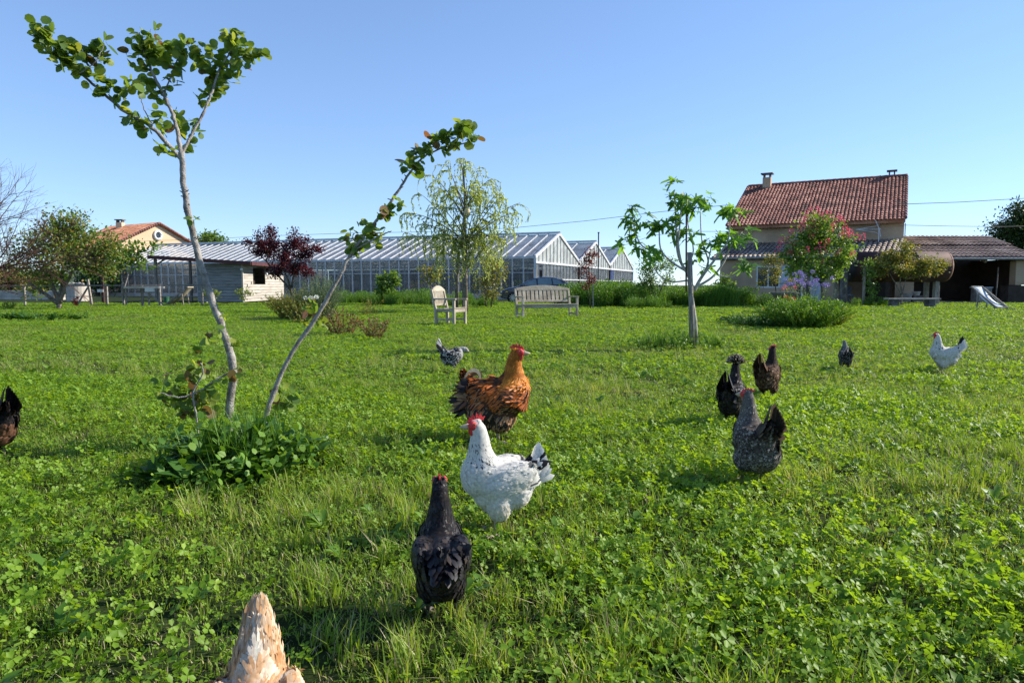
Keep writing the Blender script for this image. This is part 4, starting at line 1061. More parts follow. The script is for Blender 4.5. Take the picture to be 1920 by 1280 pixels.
# weeping willow
def willow():
    Y = 25.5; b = Vector((at(872, 562, Y).x, Y, 0)); rng = np.random.default_rng(21)
    t = empty('willow_tree', b, 'slender pale green weeping willow behind the garden armchair', 'tree')
    mb = MB()
    trunk = [b, at(872, 520, Y), at(872, 470, Y), at(871, 420, Y), at(872, 370, Y), at(868, 320, Y), at(862, 300, Y)]
    mb.tube(trunk, [.12, .10, .085, .07, .05, .03, .012], 8)
    T2 = [at(856, 562, Y + .5), at(857, 520, Y + .4), at(860, 470, Y + .3)]
    mb.tube([Vector((T2[0].x, Y + .5, 0))] + T2[1:], [.08, .07, .05], 7)
    P = []; A = []
    ends = [(770, 400), (755, 435), (790, 365), (810, 330), (835, 305), (868, 298), (900, 315), (925, 335), (945, 365), (962, 400), (975, 380), (950, 430), (930, 400), (905, 360), (885, 340), (850, 350), (820, 385), (795, 420), (830, 440), (905, 430), (845, 390), (890, 395), (940, 455), (775, 445), (915, 465), (850, 465), (865, 430), (885, 455), (815, 350), (930, 365)]
    for (ex, ey) in ends:
        e = at(ex, ey, Y + rng.normal() * .55)
        k = int(np.clip((540 - ey) / 60, 1, 5)) ; s = trunk[min(4, max(1, k))].lerp(trunk[min(5, max(2, k + 1))], rng.uniform(0, .6)) if ey < 440 else trunk[2].lerp(trunk[3], rng.uniform(0, 1))
        if s.z > e.z: s = trunk[2].lerp(trunk[3], rng.uniform(0, 1))
        lim = bez(s, s.lerp(e, .6) + Vector((0, 0, .35)), e, 8); mb.tube(lim, [.028 * (1 - .75 * i / 8) for i in range(9)], 5)
        for j in range(15):
            i = rng.integers(2, 9); p = Vector(lim[i]); L = rng.uniform(.5, 1.25)
            dx = Vector((rng.normal() * .25 + (e.x - s.x) * .15, rng.normal() * .25, .12))
            pts = [p]
            for q in range(9):
                v = dx * (1 - q / 6) + Vector((rng.normal() * .10, rng.normal() * .10, -.16 * q / 3 - .05)); pts.append(pts[-1] + v.normalized() * (L / 9))
            mb.tube(pts, [.006, .0055, .005, .005, .005, .004, .004, .004, .003, .003], 3)
            for q in range(34):
                x = rng.uniform(0, 8.99); i2 = int(x); pp = pts[i2].lerp(pts[i2 + 1], x - i2)
                P.append(np.array(pp)); d = np.array((pts[i2 + 1] - pts[i2]).normalized()); A.append(d * .8 + rng.normal(size=3) * .45 + np.array([0, 0, -.5]))
    # drooping strands near the base
    for j in range(70):
        p = at(rng.uniform(800, 945), rng.uniform(440, 480), Y + rng.normal() * .6); L = rng.uniform(.5, 1.3); pts = [p]
        for q in range(8): pts.append(pts[-1] + Vector((rng.normal() * .04, rng.normal() * .04, -L / 8)))
        mb.tube(pts, .004, 3)
        for q in range(22):
            x = rng.uniform(0, 7.99); i2 = int(x); P.append(np.array(pts[i2].lerp(pts[i2 + 1], x - i2))); A.append(np.array([0, 0, -.8]) + rng.normal(size=3) * .4)
    mb.build('trunk', M['bark_mid'], t, smooth=True)
    P = np.array(P); A = np.array(A); n = len(P)
    V, fs = batch(T_SLIM, F_SLIM, P - np.array(b), A, unit(n, rng), .10 * rng.uniform(.7, 1.3, n), .17 * rng.uniform(.8, 1.2, n))
    link('crown', np_mesh('crown', V, fs, M['l_willow']), t)
    q = at(876, 398, Y - .25)
    g = MB().lathe([(.01, -.17), (.07, -.16), (.115, -.08), (.12, 0), (.10, .09), (.055, .15), (.05, .22), (.02, .25), (.01, .26)], 18, Matrix.Translation(q)).build('hanging_gourd', M['gourd'], smooth=True)
    tag(g, 'pale round gourd birdhouse hung high in the weeping willow', 'birdhouse')
willow()
# vine covered shrub and dark round shrub
Y = 30; b = Vector((at(912, 572, Y).x, Y, 0))
leafy('leaning_shrub', 'brownish green tall shrub between the willow and the car', 'shrub', b, [[b, at(910, 540, Y), at(915, 505, Y)], [b + Vector((.2, 0, 0)), at(930, 530, Y)]],
      px_lobes(Y, [(915, 500, 22, 20, 12), (905, 530, 20, 22, 12), (930, 525, 18, 24, 10), (915, 553, 26, 12, 10), (940, 500, 10, 14, 4)], .3), M['l_olive'], None, M['bark_dark'], size=.10, per=34, spread=.3, r0=.04, seed=14)
Y = 34; b = Vector((at(726, 570, Y).x, Y, 0))
leafy('evergreen_shrub', 'glossy dark green rounded shrub left of the armchair near the greenhouse', 'shrub', b, [[b, at(725, 550, Y), at(722, 530, Y)], [at(726, 555, Y), at(742, 525, Y)]],
      px_lobes(Y, [(716, 530, 15, 18, 14), (722, 550, 18, 12, 12), (742, 520, 14, 12, 10), (728, 538, 20, 16, 10)], .2), M['l_mid'], None, M['bark_dark'], size=.16, per=22, spread=.2, r0=.04, seed=15)
Y = 33; b = Vector((at(810, 572, Y).x, Y, 0))
leafy('young_peach_tree', 'thin young tree with drooping yellowish leaves left of the willow', 'tree', b, [[b, at(808, 540, Y), at(808, 512, Y)]],
      px_lobes(Y, [(808, 520, 20, 16, 12), (795, 508, 12, 10, 5), (822, 505, 14, 14, 6)], .3), M['l_olive'], None, M['bark_mid'], size=.14, per=16, spread=.25, r0=.03, seed=16, hang=.6)
# small sapling shrubs by the shed
for k, (px, py, Y, lb) in enumerate(((458, 565, 35.5, 'small lime green shrub against the dark shed wall corner'), (398, 562, 35.0, 'small lime green shrub beside the tan deck chair'))):
    b = Vector((at(px, py, Y).x, Y, 0))
    leafy('lime_shrub', lb, 'shrub', b, [[b, b + Vector((.05, 0, .35))]], px_lobes(Y, [(px, 553, 14, 12, 9), (px + 10, 548, 8, 8, 4), (px - 10, 547, 8, 6, 4)], .1), M['l_lime'], None, M['bark_mid'], size=.10, per=16, spread=.15, r0=.02, seed=30 + k)
# red leaved small tree
Y = 29; b = Vector((at(1107, 578, Y).x, Y, 0))
leafy('red_leaf_tree', 'small sparse red-leaved tree right of the garden bench', 'tree', b, [[b, at(1106, 540, Y), at(1104, 500, Y), at(1104, 475, Y)]],
      px_lobes(Y, [(1105, 482, 14, 16, 10), (1115, 477, 8, 8, 3), (1098, 505, 14, 14, 6), (1112, 525, 14, 10, 6), (1104, 533, 12, 10, 5), (1088, 512, 6, 8, 2)], .15), M['l_redleaf'], None, M['bark_dark'], size=.085, per=26, spread=.18, r0=.03, seed=17)
s = MB().bar((b.x + .12, Y, 0), (b.x + .10, Y, 1.05), .045, .045).build('wooden_stake', M['wood_post']); tag(s, 'thin pale wooden stake beside the red-leaved tree', 'stake')
# shrub right of greenhouse
Y = 31; b = Vector((at(1225, 570, Y).x, Y, 0))
leafy('loose_shrub', 'loose dark green shrub before the end of the greenhouse', 'shrub', b, [[b, at(1222, 540, Y), at(1215, 510, Y)], [b, at(1245, 530, Y), at(1258, 500, Y)]],
      px_lobes(Y, [(1210, 500, 22, 20, 14), (1238, 495, 22, 20, 12), (1225, 525, 26, 18, 14), (1262, 500, 14, 16, 6), (1205, 535, 18, 14, 8), (1250, 530, 16, 14, 8)], .4), M['l_mid'], None, M['bark_dark'], size=.10, per=30, spread=.28, r0=.04, seed=18)
# red chestnut with pink flower spikes
def chestnut():
    Y = 31.5; b = Vector((at(1542, 570, Y).x, Y, 0))
    t = leafy('flowering_chestnut', 'green chestnut tree covered in pink flower spikes before the farmhouse', 'tree', b,
          [[b, at(1541, 545, Y), at(1540, 520, Y), at(1538, 480, Y), at(1535, 440, Y)], [at(1541, 530, Y), at(1565, 500, Y)], [at(1540, 530, Y), at(1505, 500, Y)]],
          px_lobes(Y, [(1535, 418, 26, 22, 14), (1505, 445, 30, 24, 16), (1560, 440, 30, 26, 16), (1530, 460, 40, 26, 22), (1480, 470, 22, 18, 10), (1592, 452, 20, 14, 8), (1600, 470, 12, 12, 4), (1515, 495, 40, 22, 20), (1570, 490, 30, 24, 16), (1590, 480, 14, 14, 5), (1485, 500, 20, 18, 8), (1540, 515, 30, 14, 10), (1575, 512, 16, 14, 6), (1545, 430, 30, 20, 12)], .7),
          M['l_chestnut'], None, M['bark_dark'], size=.15, per=30, spread=.34, r0=.08, seed=19, limb_r=.03, twig_r=.01)
    rng = np.random.default_rng(4)
    spots = [(1517, 398), (1532, 396), (1528, 410), (1538, 409), (1547, 405), (1556, 402), (1572, 410), (1579, 413), (1504, 420), (1523, 418), (1548, 417), (1486, 436), (1498, 432), (1507, 430), (1519, 431), (1532, 423), (1557, 430), (1590, 434), (1596, 438), (1589, 444), (1609, 446), (1617, 445), (1576, 442), (1462, 460), (1478, 452), (1521, 445), (1491, 458), (1534, 462), (1553, 455), (1571, 474), (1598, 478), (1482, 472), (1495, 477), (1540, 491), (1465, 452), (1510, 412), (1565, 422), (1585, 428), (1530, 436), (1458, 468), (1545, 470), (1512, 470)]
    T = T_QUAD
    for (px, py) in spots:
        c = at(px, py, Y - .55 + rng.normal() * .12); n = 34
        tt = rng.uniform(0, 1, n); an = rng.uniform(0, 2 * math.pi, n); r = .10 * (1 - tt * .75)
        lean = rng.normal(size=2) * .05
        P = np.stack([r * np.cos(an) + lean[0] * tt, r * np.sin(an) + lean[1] * tt, tt * .32 - .14], 1)
        A = np.stack([np.cos(an), np.sin(an), .4 + 0 * an], 1)
        V, fs = batch(T, F_QUAD, P, A, unit(n, rng), .075, .10)
        o = link('flower_spike', np_mesh('flower_spike', V, fs, M['f_pink']), t); o.location = c - b
chestnut()
# fine shrub tree in front of lean-to window, left of chestnut
Y = 33; b = Vector((at(1455, 572, Y).x, Y, 0))
leafy('pale_green_tree', 'narrow pale green tree before the lean-to window behind the bird bath', 'tree', b, [[b, at(1455, 545, Y), at(1452, 515, Y), at(1450, 490, Y)]],
      px_lobes(Y, [(1445, 490, 16, 14, 9), (1458, 485, 12, 14, 6), (1455, 505, 14, 16, 9), (1432, 505, 9, 14, 4), (1452, 525, 12, 12, 6), (1428, 530, 8, 12, 3), (1482, 530, 14, 16, 6)], .3), M['l_olive'], None, M['bark_dark'], size=.09, per=28, spread=.2, r0=.035, seed=20)
# bushy tree before the tank
Y = 33; b = Vector((at(1690, 570, Y).x, Y, 0))
leafy('yellowish_bushy_tree', 'yellow-green bushy small tree growing before the rusty tank', 'tree', b, [[b, at(1691, 548, Y), at(1688, 525, Y), at(1686, 505, Y)], [at(1690, 553, Y), at(1678, 530, Y), at(1668, 512, Y)], [at(1691, 552, Y), at(1698, 525, Y)]],
      px_lobes(Y, [(1700, 465, 16, 16, 8), (1675, 485, 26, 16, 14), (1705, 490, 30, 16, 16), (1650, 495, 24, 14, 12), (1735, 492, 22, 12, 10), (1760, 490, 12, 12, 4), (1690, 505, 34, 14, 14), (1725, 505, 22, 12, 9), (1645, 510, 14, 12, 5), (1770, 498, 12, 10, 5), (1745, 505, 16, 10, 6), (1660, 480, 16, 10, 6)], .5), M['l_olive'], None, M['bark_mid'], size=.11, per=58, spread=.28, r0=.05, seed=22)
Y = 32.5; b = Vector((at(1632, 572, Y).x, Y, 0))
leafy('climbing_vine', 'leafy vine column growing left of the bushy tree before the house', 'vine', b, [[b, at(1632, 540, Y), at(1630, 500, Y)]],
      px_lobes(Y, [(1628, 495, 14, 10, 6), (1630, 515, 12, 12, 7), (1634, 535, 12, 12, 7), (1638, 553, 14, 12, 7), (1622, 508, 8, 10, 3)], .2), M['l_mid'], None, M['bark_mid'], size=.11, per=24, spread=.18, r0=.03, seed=23)
s = MB().bar((at(1619, 560, 32.6).x, 32.6, 0), (at(1619, 560, 32.6).x, 32.6, 1.9), .09, .09).build('vine_post', M['wood_post']); tag(s, 'grey wooden post supporting the leafy vine column', 'post')
# big trees at right edge and behind
Y = 52; b = Vector((at(1925, 570, Y).x, Y, 0))
leafy('evergreen_oak', 'large dark green oak rising behind the barn at the right edge', 'tree', b, [[b, b + Vector((0, 0, 2)), b + Vector((.2, 0, 4))]],
      px_lobes(Y, [(1900, 440, 34, 30, 40), (1930, 415, 40, 34, 44), (1880, 432, 22, 18, 16), (1905, 470, 34, 26, 24), (1955, 440, 44, 44, 40), (1915, 392, 20, 14, 12), (1930, 500, 40, 40, 36)], 1.2), M['l_dark'], None, M['bark_dark'], size=.17, per=90, spread=.75, r0=.3, seed=24, limb_r=.08, twig_r=.02)
Y = 95; b = Vector((at(395, 560, Y).x, Y, 0))
leafy('distant_round_tree', 'round green tree behind the greenhouse beside the peach house', 'tree', b, [[b, b + Vector((0, 0, 3)), b + Vector((0, 0, 5))]],
      px_lobes(Y, [(385, 455, 26, 16, 26), (408, 458, 22, 14, 20), (395, 446, 16, 10, 10), (420, 465, 14, 10, 8), (365, 462, 16, 12, 8)], 1.5), M['l_mid'], None, M['bark_dark'], size=.34, per=60, spread=1.1, r0=.3, seed=25, limb_r=.1, twig_r=.03)
for k, (px, Y, w_, h_, mt, lb) in enumerate(((20, 70, 60, 40, 'l_olive', 'brownish green trees beyond the low wall at far left'), (185, 62, 34, 34, 'l_dark', 'dark green shrub mass between the apricot tree and the fence'), (90, 75, 50, 30, 'l_mid', 'green bushes beyond the low wall behind the apricot tree'), (-60, 72, 60, 60, 'l_mid', 'tall green tree beyond the low wall outside left'), (245, 80, 30, 26, 'l_olive', 'olive shrub behind the fence in front of the peach house'))):
    b = Vector((at(px, 560, Y).x, Y, 0))
    leafy('background_tree', lb, 'tree', b, [[b, b + Vector((0, 0, 1.5))]], px_lobes(Y, [(px, 520, w_ * .6, h_ * .7, 24), (px - w_ * .5, 528, w_ * .45, h_ * .5, 14), (px + w_ * .45, 524, w_ * .45, h_ * .55, 14)], 1), M[mt], None, M['bark_dark'], size=.26, per=60, spread=1.0, r0=.2, seed=40 + k, limb_r=.06, twig_r=.02, group='trees and bushes beyond the fence')
# bushy shrubs against house wall
Y = 35.5; b = Vector((at(1358, 565, Y).x, Y, 0))
leafy('wall_shrub', 'dark leafy shrub against the lean-to wall left of its window', 'shrub', b, [[b, b + Vector((0, 0, .8))]], px_lobes(Y, [(1358, 525, 14, 16, 10), (1370, 535, 12, 10, 6), (1345, 535, 10, 10, 5)], .2), M['l_mid'], None, M['bark_dark'], size=.13, per=22, spread=.22, r0=.03, seed=26)

# ---- stem bushes: grey-green bush with white flowers, lavender bed, reddish weeds
def stem_bush(name, label, cat, base, n, h, rad, leaf, mat, seed=1, lean=.5, per=26, flower=None, fn=0, fsize=.03, width=.5, leafw=None, floor=0.0):
    rng = np.random.default_rng(seed); t = empty(name, base, label, cat)
    mb = MB(); P = []; A = []; FP = []
    for i in range(n):
        a = rng.uniform(0, 2 * math.pi); r = rad * math.sqrt(rng.uniform(0, 1)); p = Vector((r * .5 * math.cos(a), r * .5 * math.sin(a), 0))
        hh = h * rng.uniform(.55, 1.0) * (1 - .35 * (r / rad) ** 2); e = Vector((r * math.cos(a) * (1 + lean * .3), r * math.sin(a) * (1 + lean * .3), hh)) + Vector((rng.normal() * .08 * h, rng.normal() * .08 * h, 0))
        st = bez(p, p.lerp(e, .5) + Vector((0, 0, .12 * h)), e, 5); mb.tube(st, [.005, .0045, .004, .0035, .003, .002], 3)
        for q in range(per):
            x = rng.uniform(floor * 5, 4.99); k = int(x); P.append(np.array(st[k].lerp(st[k + 1], x - k))); A.append(np.array((e - p).normalized()) * .7 + rng.normal(size=3) * .6)
        FP.append(e)
    mb.build('stems', mat, t, world=False)
    P = np.array(P); V, fs = batch(T_OVAL, F_OVAL, P, np.array(A), unit(len(P), rng) + np.array([0, 0, .4]), leaf * rng.uniform(.7, 1.3, len(P)), (leafw or leaf * width * 2) * rng.uniform(.8, 1.2, len(P)))
    link('foliage', np_mesh('foliage', V, fs, mat), t)
    if flower:
        order = sorted(FP, key=lambda v: -v.z)[:fn]
        for e in order:
            k = 46; u = unit(k, rng); PP = u * fsize * np.array([1, 1, .7]); V, fs = batch(T_QUAD, F_QUAD, PP, u, unit(k, rng), fsize * .75, fsize * .9)
            o = link('flower', np_mesh('flower', V, fs, flower), t); o.location = e
    return t
q = ground(600, 600); 
stem_bush('feathery_grey_bush', 'tall feathery grey-green bush at centre left behind the leaning stem', 'bush', q, 240, 1.42, .62, .05, M['l_sage'], seed=51, per=60, width=.18)
q = ground(555, 598); stem_bush('spreading_bush', 'wide olive green low bush left of the feathery grey bush', 'bush', q, 240, .95, .85, .05, M['l_olive'], seed=52, per=50, width=.28)
q = ground(580, 606); stem_bush('white_flower_bush', 'small bush with round white blossoms in front of the feathery bush', 'bush', Vector((q.x - .1, q.y, 0)), 40, .78, .55, .07, M['l_olive'], seed=53, per=16, flower=M['f_white'], fn=5, fsize=.042)
q = ground(642, 628); stem_bush('rose_bush', 'low reddish-leaved rose bush on the lawn behind the leaning stem', 'bush', q, 46, .62, .36, .05, M['l_redbud_y'], seed=54, per=16)
q = ground(703, 636); stem_bush('rose_bush', 'smaller reddish rose bush on the lawn between stem and armchair', 'bush', q, 34, .50, .26, .045, M['l_redbud_y'], seed=55, per=16)
q = ground(690, 592); stem_bush('weedy_shrub', 'thin brownish weed stems before the greenhouse at centre left', 'weed', q, 30, .7, .5, .05, M['l_olive'], seed=56, per=12)
q = ground(142, 575); stem_bush('red_sapling', 'tiny red-leaved sapling on the grass right of the apricot trunk', 'sapling', Vector((q.x, q.y, 0)), 16, .5, .14, .07, M['l_redleaf'], seed=57, per=16)
q = ground(12, 580); stem_bush('yellow_weed', 'low yellow-green weed clump at the far left edge of the lawn', 'weed', q, 30, .4, .35, .06, M['l_lime'], seed=58, per=10)
# flower bed with purple flowers
q = ground(1505, 616); stem_bush('flower_bed_bush', 'broad dark green leafy mound below the purple flowers', 'bush', q, 380, .85, .95, .06, M['l_weed'], seed=61, per=44, width=.3)
q = ground(1545, 612); stem_bush('bright_mound', 'bright yellow-green mound at the right side of the flower bed', 'bush', q, 200, .62, .62, .055, M['l_lime'], seed=62, per=34, width=.3)
q = ground(1425, 612); stem_bush('creeping_mound', 'low dark ground plant spreading left from the flower bed', 'bush', q, 190, .30, .95, .055, M['l_dock'], seed=63, per=26, lean=1, width=.35)
q = ground(1515, 596); stem_bush('purple_flowers', 'tall pale stems with flat purple flower heads beside the bird bath', 'flowers', q, 60, 1.55, .85, .07, M['l_sage'], seed=64, per=22, flower=M['f_purple'], fn=30, fsize=.048, width=.14)
q = ground(1448, 598); stem_bush('orange_flowers', 'bright orange flowers low in front of the bird bath', 'flowers', q, 18, .34, .3, .06, M['l_mid'], seed=65, per=8, flower=M['f_orange'], fn=9, fsize=.055)
q = ground(1492, 592); stem_bush('orange_poppies', 'few orange-red poppies among the purple flower stems', 'flowers', q, 14, .75, .4, .06, M['l_mid'], seed=66, per=8, flower=M['f_orange'], fn=4, fsize=.05)
q = ground(1560, 590); stem_bush('pink_roses', 'thin rose bush with pale blooms right of the purple flowers', 'flowers', Vector((q.x, q.y + 4, 0)), 22, 1.1, .35, .07, M['l_olive'], seed=67, per=14, flower=M['f_pink'], fn=4, fsize=.05)
for k, (px, py, lb) in enumerate(((1580, 572, 'short pale wooden post by the chestnut trunk right side'),)):
    s = MB().bar(at(1566, 568, 33.5) * 1.0, at(1565, 520, 33.5), .07, .07).build('garden_post', M['wood_post']); tag(s, lb, 'post')

# ------------------------------------------------------------------ foreground redbud: two stems with round leaves
def heart_mesh(name, mat, seed):
    rng = np.random.default_rng(seed); n = 12; vs = [(0, 0, 0)]; fold = rng.uniform(.08, .28); curl = rng.uniform(-.15, .22)
    for i in range(n + 1):
        a = -math.pi + 2 * math.pi * i / n
        r = .5 * (1 - .16 * math.exp(-((abs(a) - math.pi) / .45) ** 2) + .06 * math.exp(-(a / .35) ** 2))
        x = .46 + r * math.cos(a); y = r * math.sin(a) * .98
        vs.append((x, y, abs(y) * fold - curl * (x - .3) ** 2))
    vs[0] = (.12, 0, -.0)
    mid = len(vs); vs += [(.5, 0, -curl * .04), (.95, 0, -curl * .4)]
    fs = []
    for i in range(1, n + 1):
        a, b = vs[i], vs[i + 1]
        fs.append((mid, i, i + 1))
    mb = MB().add(vs, fs); mb.tube([(-.35, 0, .12), (-.1, 0, .03), (.12, 0, 0)], .014, 4)
    me = bpy.data.meshes.new(name); me.from_pydata([tuple(v) for v in mb.v], [], mb.f); me.materials.append(mat)
    me.polygons.foreach_set('use_smooth', [True] * len(me.polygons)); me.update(); return me
HEARTS = [heart_mesh('leaf', M['l_redbud'], i) for i in range(5)]
HEARTS_Y = [heart_mesh('leaf', M['l_redbud_y'], 20 + i) for i in range(3)]
def put_leaf(me, parent, p, axis, nrm, size, name='leaf'):
    a = Vector(axis).normalized(); nn = Vector(nrm); x = nn.cross(a)
    if x.length < 1e-3: x = Vector((1, 0, 0)).cross(a)
    x.normalize(); z = a.cross(x)
    o = link(name, me, parent)
    o.matrix_local = Matrix.Translation(Vector(p) - origin_of(parent)) @ Matrix((a, x, z)).transposed().to_4x4() @ Matrix.Scale(size, 4)
    return o
def redbud():
    rng = np.random.default_rng(77)
    base = ground(425, 835); Y = base.y
    t = empty('redbud_tree', base, 'young slender round-leaved tree with pale curving trunk at left front', 'tree')
    t2b = ground(490, 800); t2b.y = Y + .18; t2b.x = (490 - 960) / F * t2b.y
    t2 = empty('leaning_redbud_stem', t2b, 'thin pale stem leaning right from the weeds, leaves at its tip', 'tree')
    def line(pts, Y, dY=0.0):
        k = len(pts); return [at(px, py, Y + dY * i / (k - 1)) for i, (px, py) in enumerate(pts)]
    def smooth(pts, m=4, wob=.0):
        out = []
        for i in range(len(pts) - 1):
            p0 = pts[max(0, i - 1)]; p1 = pts[i]; p2 = pts[i + 1]; p3 = pts[min(len(pts) - 1, i + 2)]
            for q in range(m):
                u = q / m
                v = .5 * ((2 * p1) + (p2 - p0) * u + (2 * p0 - 5 * p1 + 4 * p2 - p3) * u * u + (-p0 + 3 * p1 - 3 * p2 + p3) * u ** 3)
                out.append(v + Vector(rng.normal(size=3) * wob))
        out.append(pts[-1]); return out
    mb = MB()
    def limb(mb, pts, r0, r1, n=8, wob=.002):
        s = smooth(pts, 6, wob); k = len(s)
        rr = [(r0 + (r1 - r0) * i / (k - 1)) * (1 + .14 * (rng.random() < .18)) for i in range(k)]
        mb.tube(s, rr, n); return s
    tr = [Vector((base.x, base.y, -.02))] + line([(430, 770), (437, 690), (425, 640), (398, 565), (372, 480), (352, 390), (344, 340), (341, 285)], Y)
    limb(mb, tr, .027, .016, 10)
    b1 = limb(mb, line([(341, 300), (310, 265), (280, 235), (228, 205), (175, 158), (125, 118), (95, 80), (82, 52)], Y, -.3), .013, .003)
    b2 = limb(mb, line([(341, 290), (333, 250), (322, 210), (300, 165), (280, 125), (266, 85), (262, 62)], Y, .15), .014, .003)
    b3 = limb(mb, line([(341, 290), (358, 255), (383, 208), (400, 165), (412, 130), (435, 95), (450, 70)], Y, .25), .010, .003)
    b4 = limb(mb, line([(306, 178), (318, 150), (330, 118), (343, 98), (375, 112), (398, 122)], Y + .1, .1), .005, .002)
    b5 = limb(mb, line([(286, 236), (270, 205), (262, 180)], Y - .12), .004, .002)
    b6 = limb(mb, line([(412, 130), (445, 112), (478, 100), (492, 104)], Y + .2, .1), .004, .002)
    b7 = limb(mb, line([(150, 138), (175, 120), (190, 98), (196, 82)], Y - .25), .004, .002)
    low = limb(mb, line([(428, 700), (400, 715), (370, 735), (335, 745), (300, 735)], Y - .1, -.15), .006, .003)
    low2 = limb(mb, line([(372, 835), (370, 790), (362, 740), (380, 700), (376, 680)], Y - .15, -.05), .007, .003)
    # leaf scars and spur twigs
    for k in range(34):
        i = rng.integers(0, len(tr) - 2); p = tr[i].lerp(tr[i + 1], rng.random()); d = Vector((rng.normal(), rng.normal() * .6, .5)).normalized()
        mb.tube([p, p + d * rng.uniform(.025, .04)], [.006, .003], 5)
    mb.build('trunk', M['bark_grey'], t, smooth=True)
    mb2 = MB()
    st = [Vector((t2b.x, t2b.y, -.02))] + line([(500, 775), (520, 720), (548, 660), (590, 600), (630, 530), (655, 482), (690, 432), (714, 405), (745, 360), (766, 328), (788, 300), (815, 283), (850, 272), (882, 268)], t2b.y, .25)
    limb(mb2, st, .017, .004, 8)
    s2 = limb(mb2, line([(662, 470), (690, 455), (715, 441), (734, 433)], t2b.y + .1, -.1), .006, .003)
    for k in range(30):
        i = rng.integers(0, len(st) - 3); p = st[i].lerp(st[i + 1], rng.random()); d = Vector((rng.normal(), rng.normal() * .6, .5)).normalized()
        mb2.tube([p, p + d * rng.uniform(.02, .032)], [.005, .003], 5)
    mb2.build('trunk', M['bark_grey'], t2, smooth=True)
    small = []
    def cluster(parent, px, py, r, n, Yc, size=.066, yellow=.08, twig=None):
        small.append((parent, at(px, py, Yc), r * Yc / F, n))
        k = Yc / F; c = at(px, py, Yc)
        for i in range(n):
            o = rng.normal(size=3); o /= np.linalg.norm(o); o *= r * k * rng.uniform(.2, 1.0) ** .5; o[1] *= 1.1
            p = c + Vector(o)
            ax = Vector((rng.normal() * .8 + o[0] * 4, rng.normal() * .7, rng.normal() * .55 - .12))
            nn = Vector((rng.normal() * .55 + .25, rng.normal() * .55 - .15, 1.0)) if rng.random() < .55 else Vector((rng.normal(), -1.0 + rng.normal() * .4, rng.normal() * .5))
            me = HEARTS_Y[rng.integers(3)] if rng.random() < yellow else HEARTS[rng.integers(5)]
            put_leaf(me, parent, p, ax, nn, size * rng.uniform(.62, 1.12) * (.7 if rng.random() < yellow else 1))
    for (px, py, r, n) in [(72, 52, 14, 7), (88, 68, 16, 8), (100, 92, 20, 12), (125, 90, 16, 8), (118, 112, 16, 6), (150, 100, 14, 6), (170, 92, 12, 5), (190, 88, 14, 6), (185, 108, 14, 5), (148, 128, 16, 6), (172, 140, 14, 5), (200, 150, 10, 3), (182, 170, 14, 4), (218, 160, 12, 4), (225, 188, 14, 4), (255, 160, 16, 6), (250, 220, 14, 5), (268, 236, 14, 4), (290, 215, 16, 5), (298, 240, 12, 3), (305, 275, 10, 2), (322, 288, 8, 2)]:
        cluster(t, px, py, r, n, Y - .3 * max(0, (340 - px) / 260))
    for (px, py, r, n) in [(265, 72, 18, 8), (280, 90, 20, 10), (255, 100, 18, 8), (290, 70, 14, 5), (275, 120, 20, 8), (300, 108, 14, 5), (280, 160, 20, 8), (300, 175, 14, 5), (318, 150, 12, 4), (330, 215, 12, 3), (318, 92, 14, 5), (335, 100, 16, 5), (338, 125, 10, 3), (350, 88, 12, 4), (368, 98, 14, 5), (378, 115, 14, 4), (390, 90, 12, 4), (340, 240, 14, 4), (352, 272, 10, 3), (362, 235, 12, 3)]:
        cluster(t, px, py, r, n, Y + .12)
    for (px, py, r, n) in [(395, 170, 16, 7), (385, 185, 14, 4), (405, 150, 18, 7), (415, 125, 20, 9), (440, 105, 20, 9), (430, 70, 14, 5), (445, 85, 18, 7), (462, 95, 16, 6), (478, 98, 12, 4), (450, 130, 16, 5), (395, 130, 14, 5), (372, 245, 8, 2), (442, 65, 10, 3), (488, 104, 8, 2), (425, 150, 12, 3)]:
        cluster(t, px, py, r, n, Y + .22)
    for (px, py, r, n) in [(300, 730, 16, 4), (325, 745, 20, 7), (352, 745, 20, 8), (375, 695, 20, 8), (370, 740, 18, 7), (345, 720, 16, 5), (362, 770, 20, 6), (395, 760, 18, 5), (335, 700, 14, 3), (405, 720, 14, 4), (345, 775, 14, 3), (385, 740, 16, 4), (445, 700, 10, 3), (440, 640, 8, 2), (392, 632, 8, 2), (405, 615, 6, 1), (372, 650, 10, 2), (364, 412, 5, 2), (420, 595, 6, 1)]:
        cluster(t, px, py, r, n, Y - .1, .062, .5)
    for (px, py, r, n) in [(870, 245, 18, 12), (855, 258, 18, 9), (885, 258, 14, 7), (845, 272, 14, 5), (865, 240, 10, 4), (815, 258, 14, 6), (805, 280, 14, 6), (780, 290, 14, 6), (768, 310, 16, 8), (785, 315, 10, 3), (748, 380, 10, 3), (730, 395, 14, 5), (722, 408, 10, 3), (690, 435, 18, 8), (665, 455, 18, 9), (660, 470, 12, 4), (700, 450, 14, 4), (712, 440, 10, 3), (655, 440, 12, 3), (580, 578, 12, 3), (592, 598, 12, 4), (575, 610, 8, 2), (603, 605, 8, 2), (525, 730, 14, 4), (540, 755, 14, 4), (520, 765, 14, 4), (545, 735, 10, 2), (830, 275, 10, 3)]:
        cluster(t2, px, py, r, n, t2b.y + .12, .068, .22 if py < 500 else .5)
    # the many smaller leaves between the big ones, past the limit of single parts
    rr = np.array([(math.cos(2 * math.pi * i / 8) * .5 + .5, math.sin(2 * math.pi * i / 8) * .5, .12 * abs(math.sin(2 * math.pi * i / 8))) for i in range(8)]); Tr = np.vstack([[(.5, 0, 0)], rr]); Fr = [[(0, i + 1, (i + 1) % 8 + 1) for i in range(8)]]
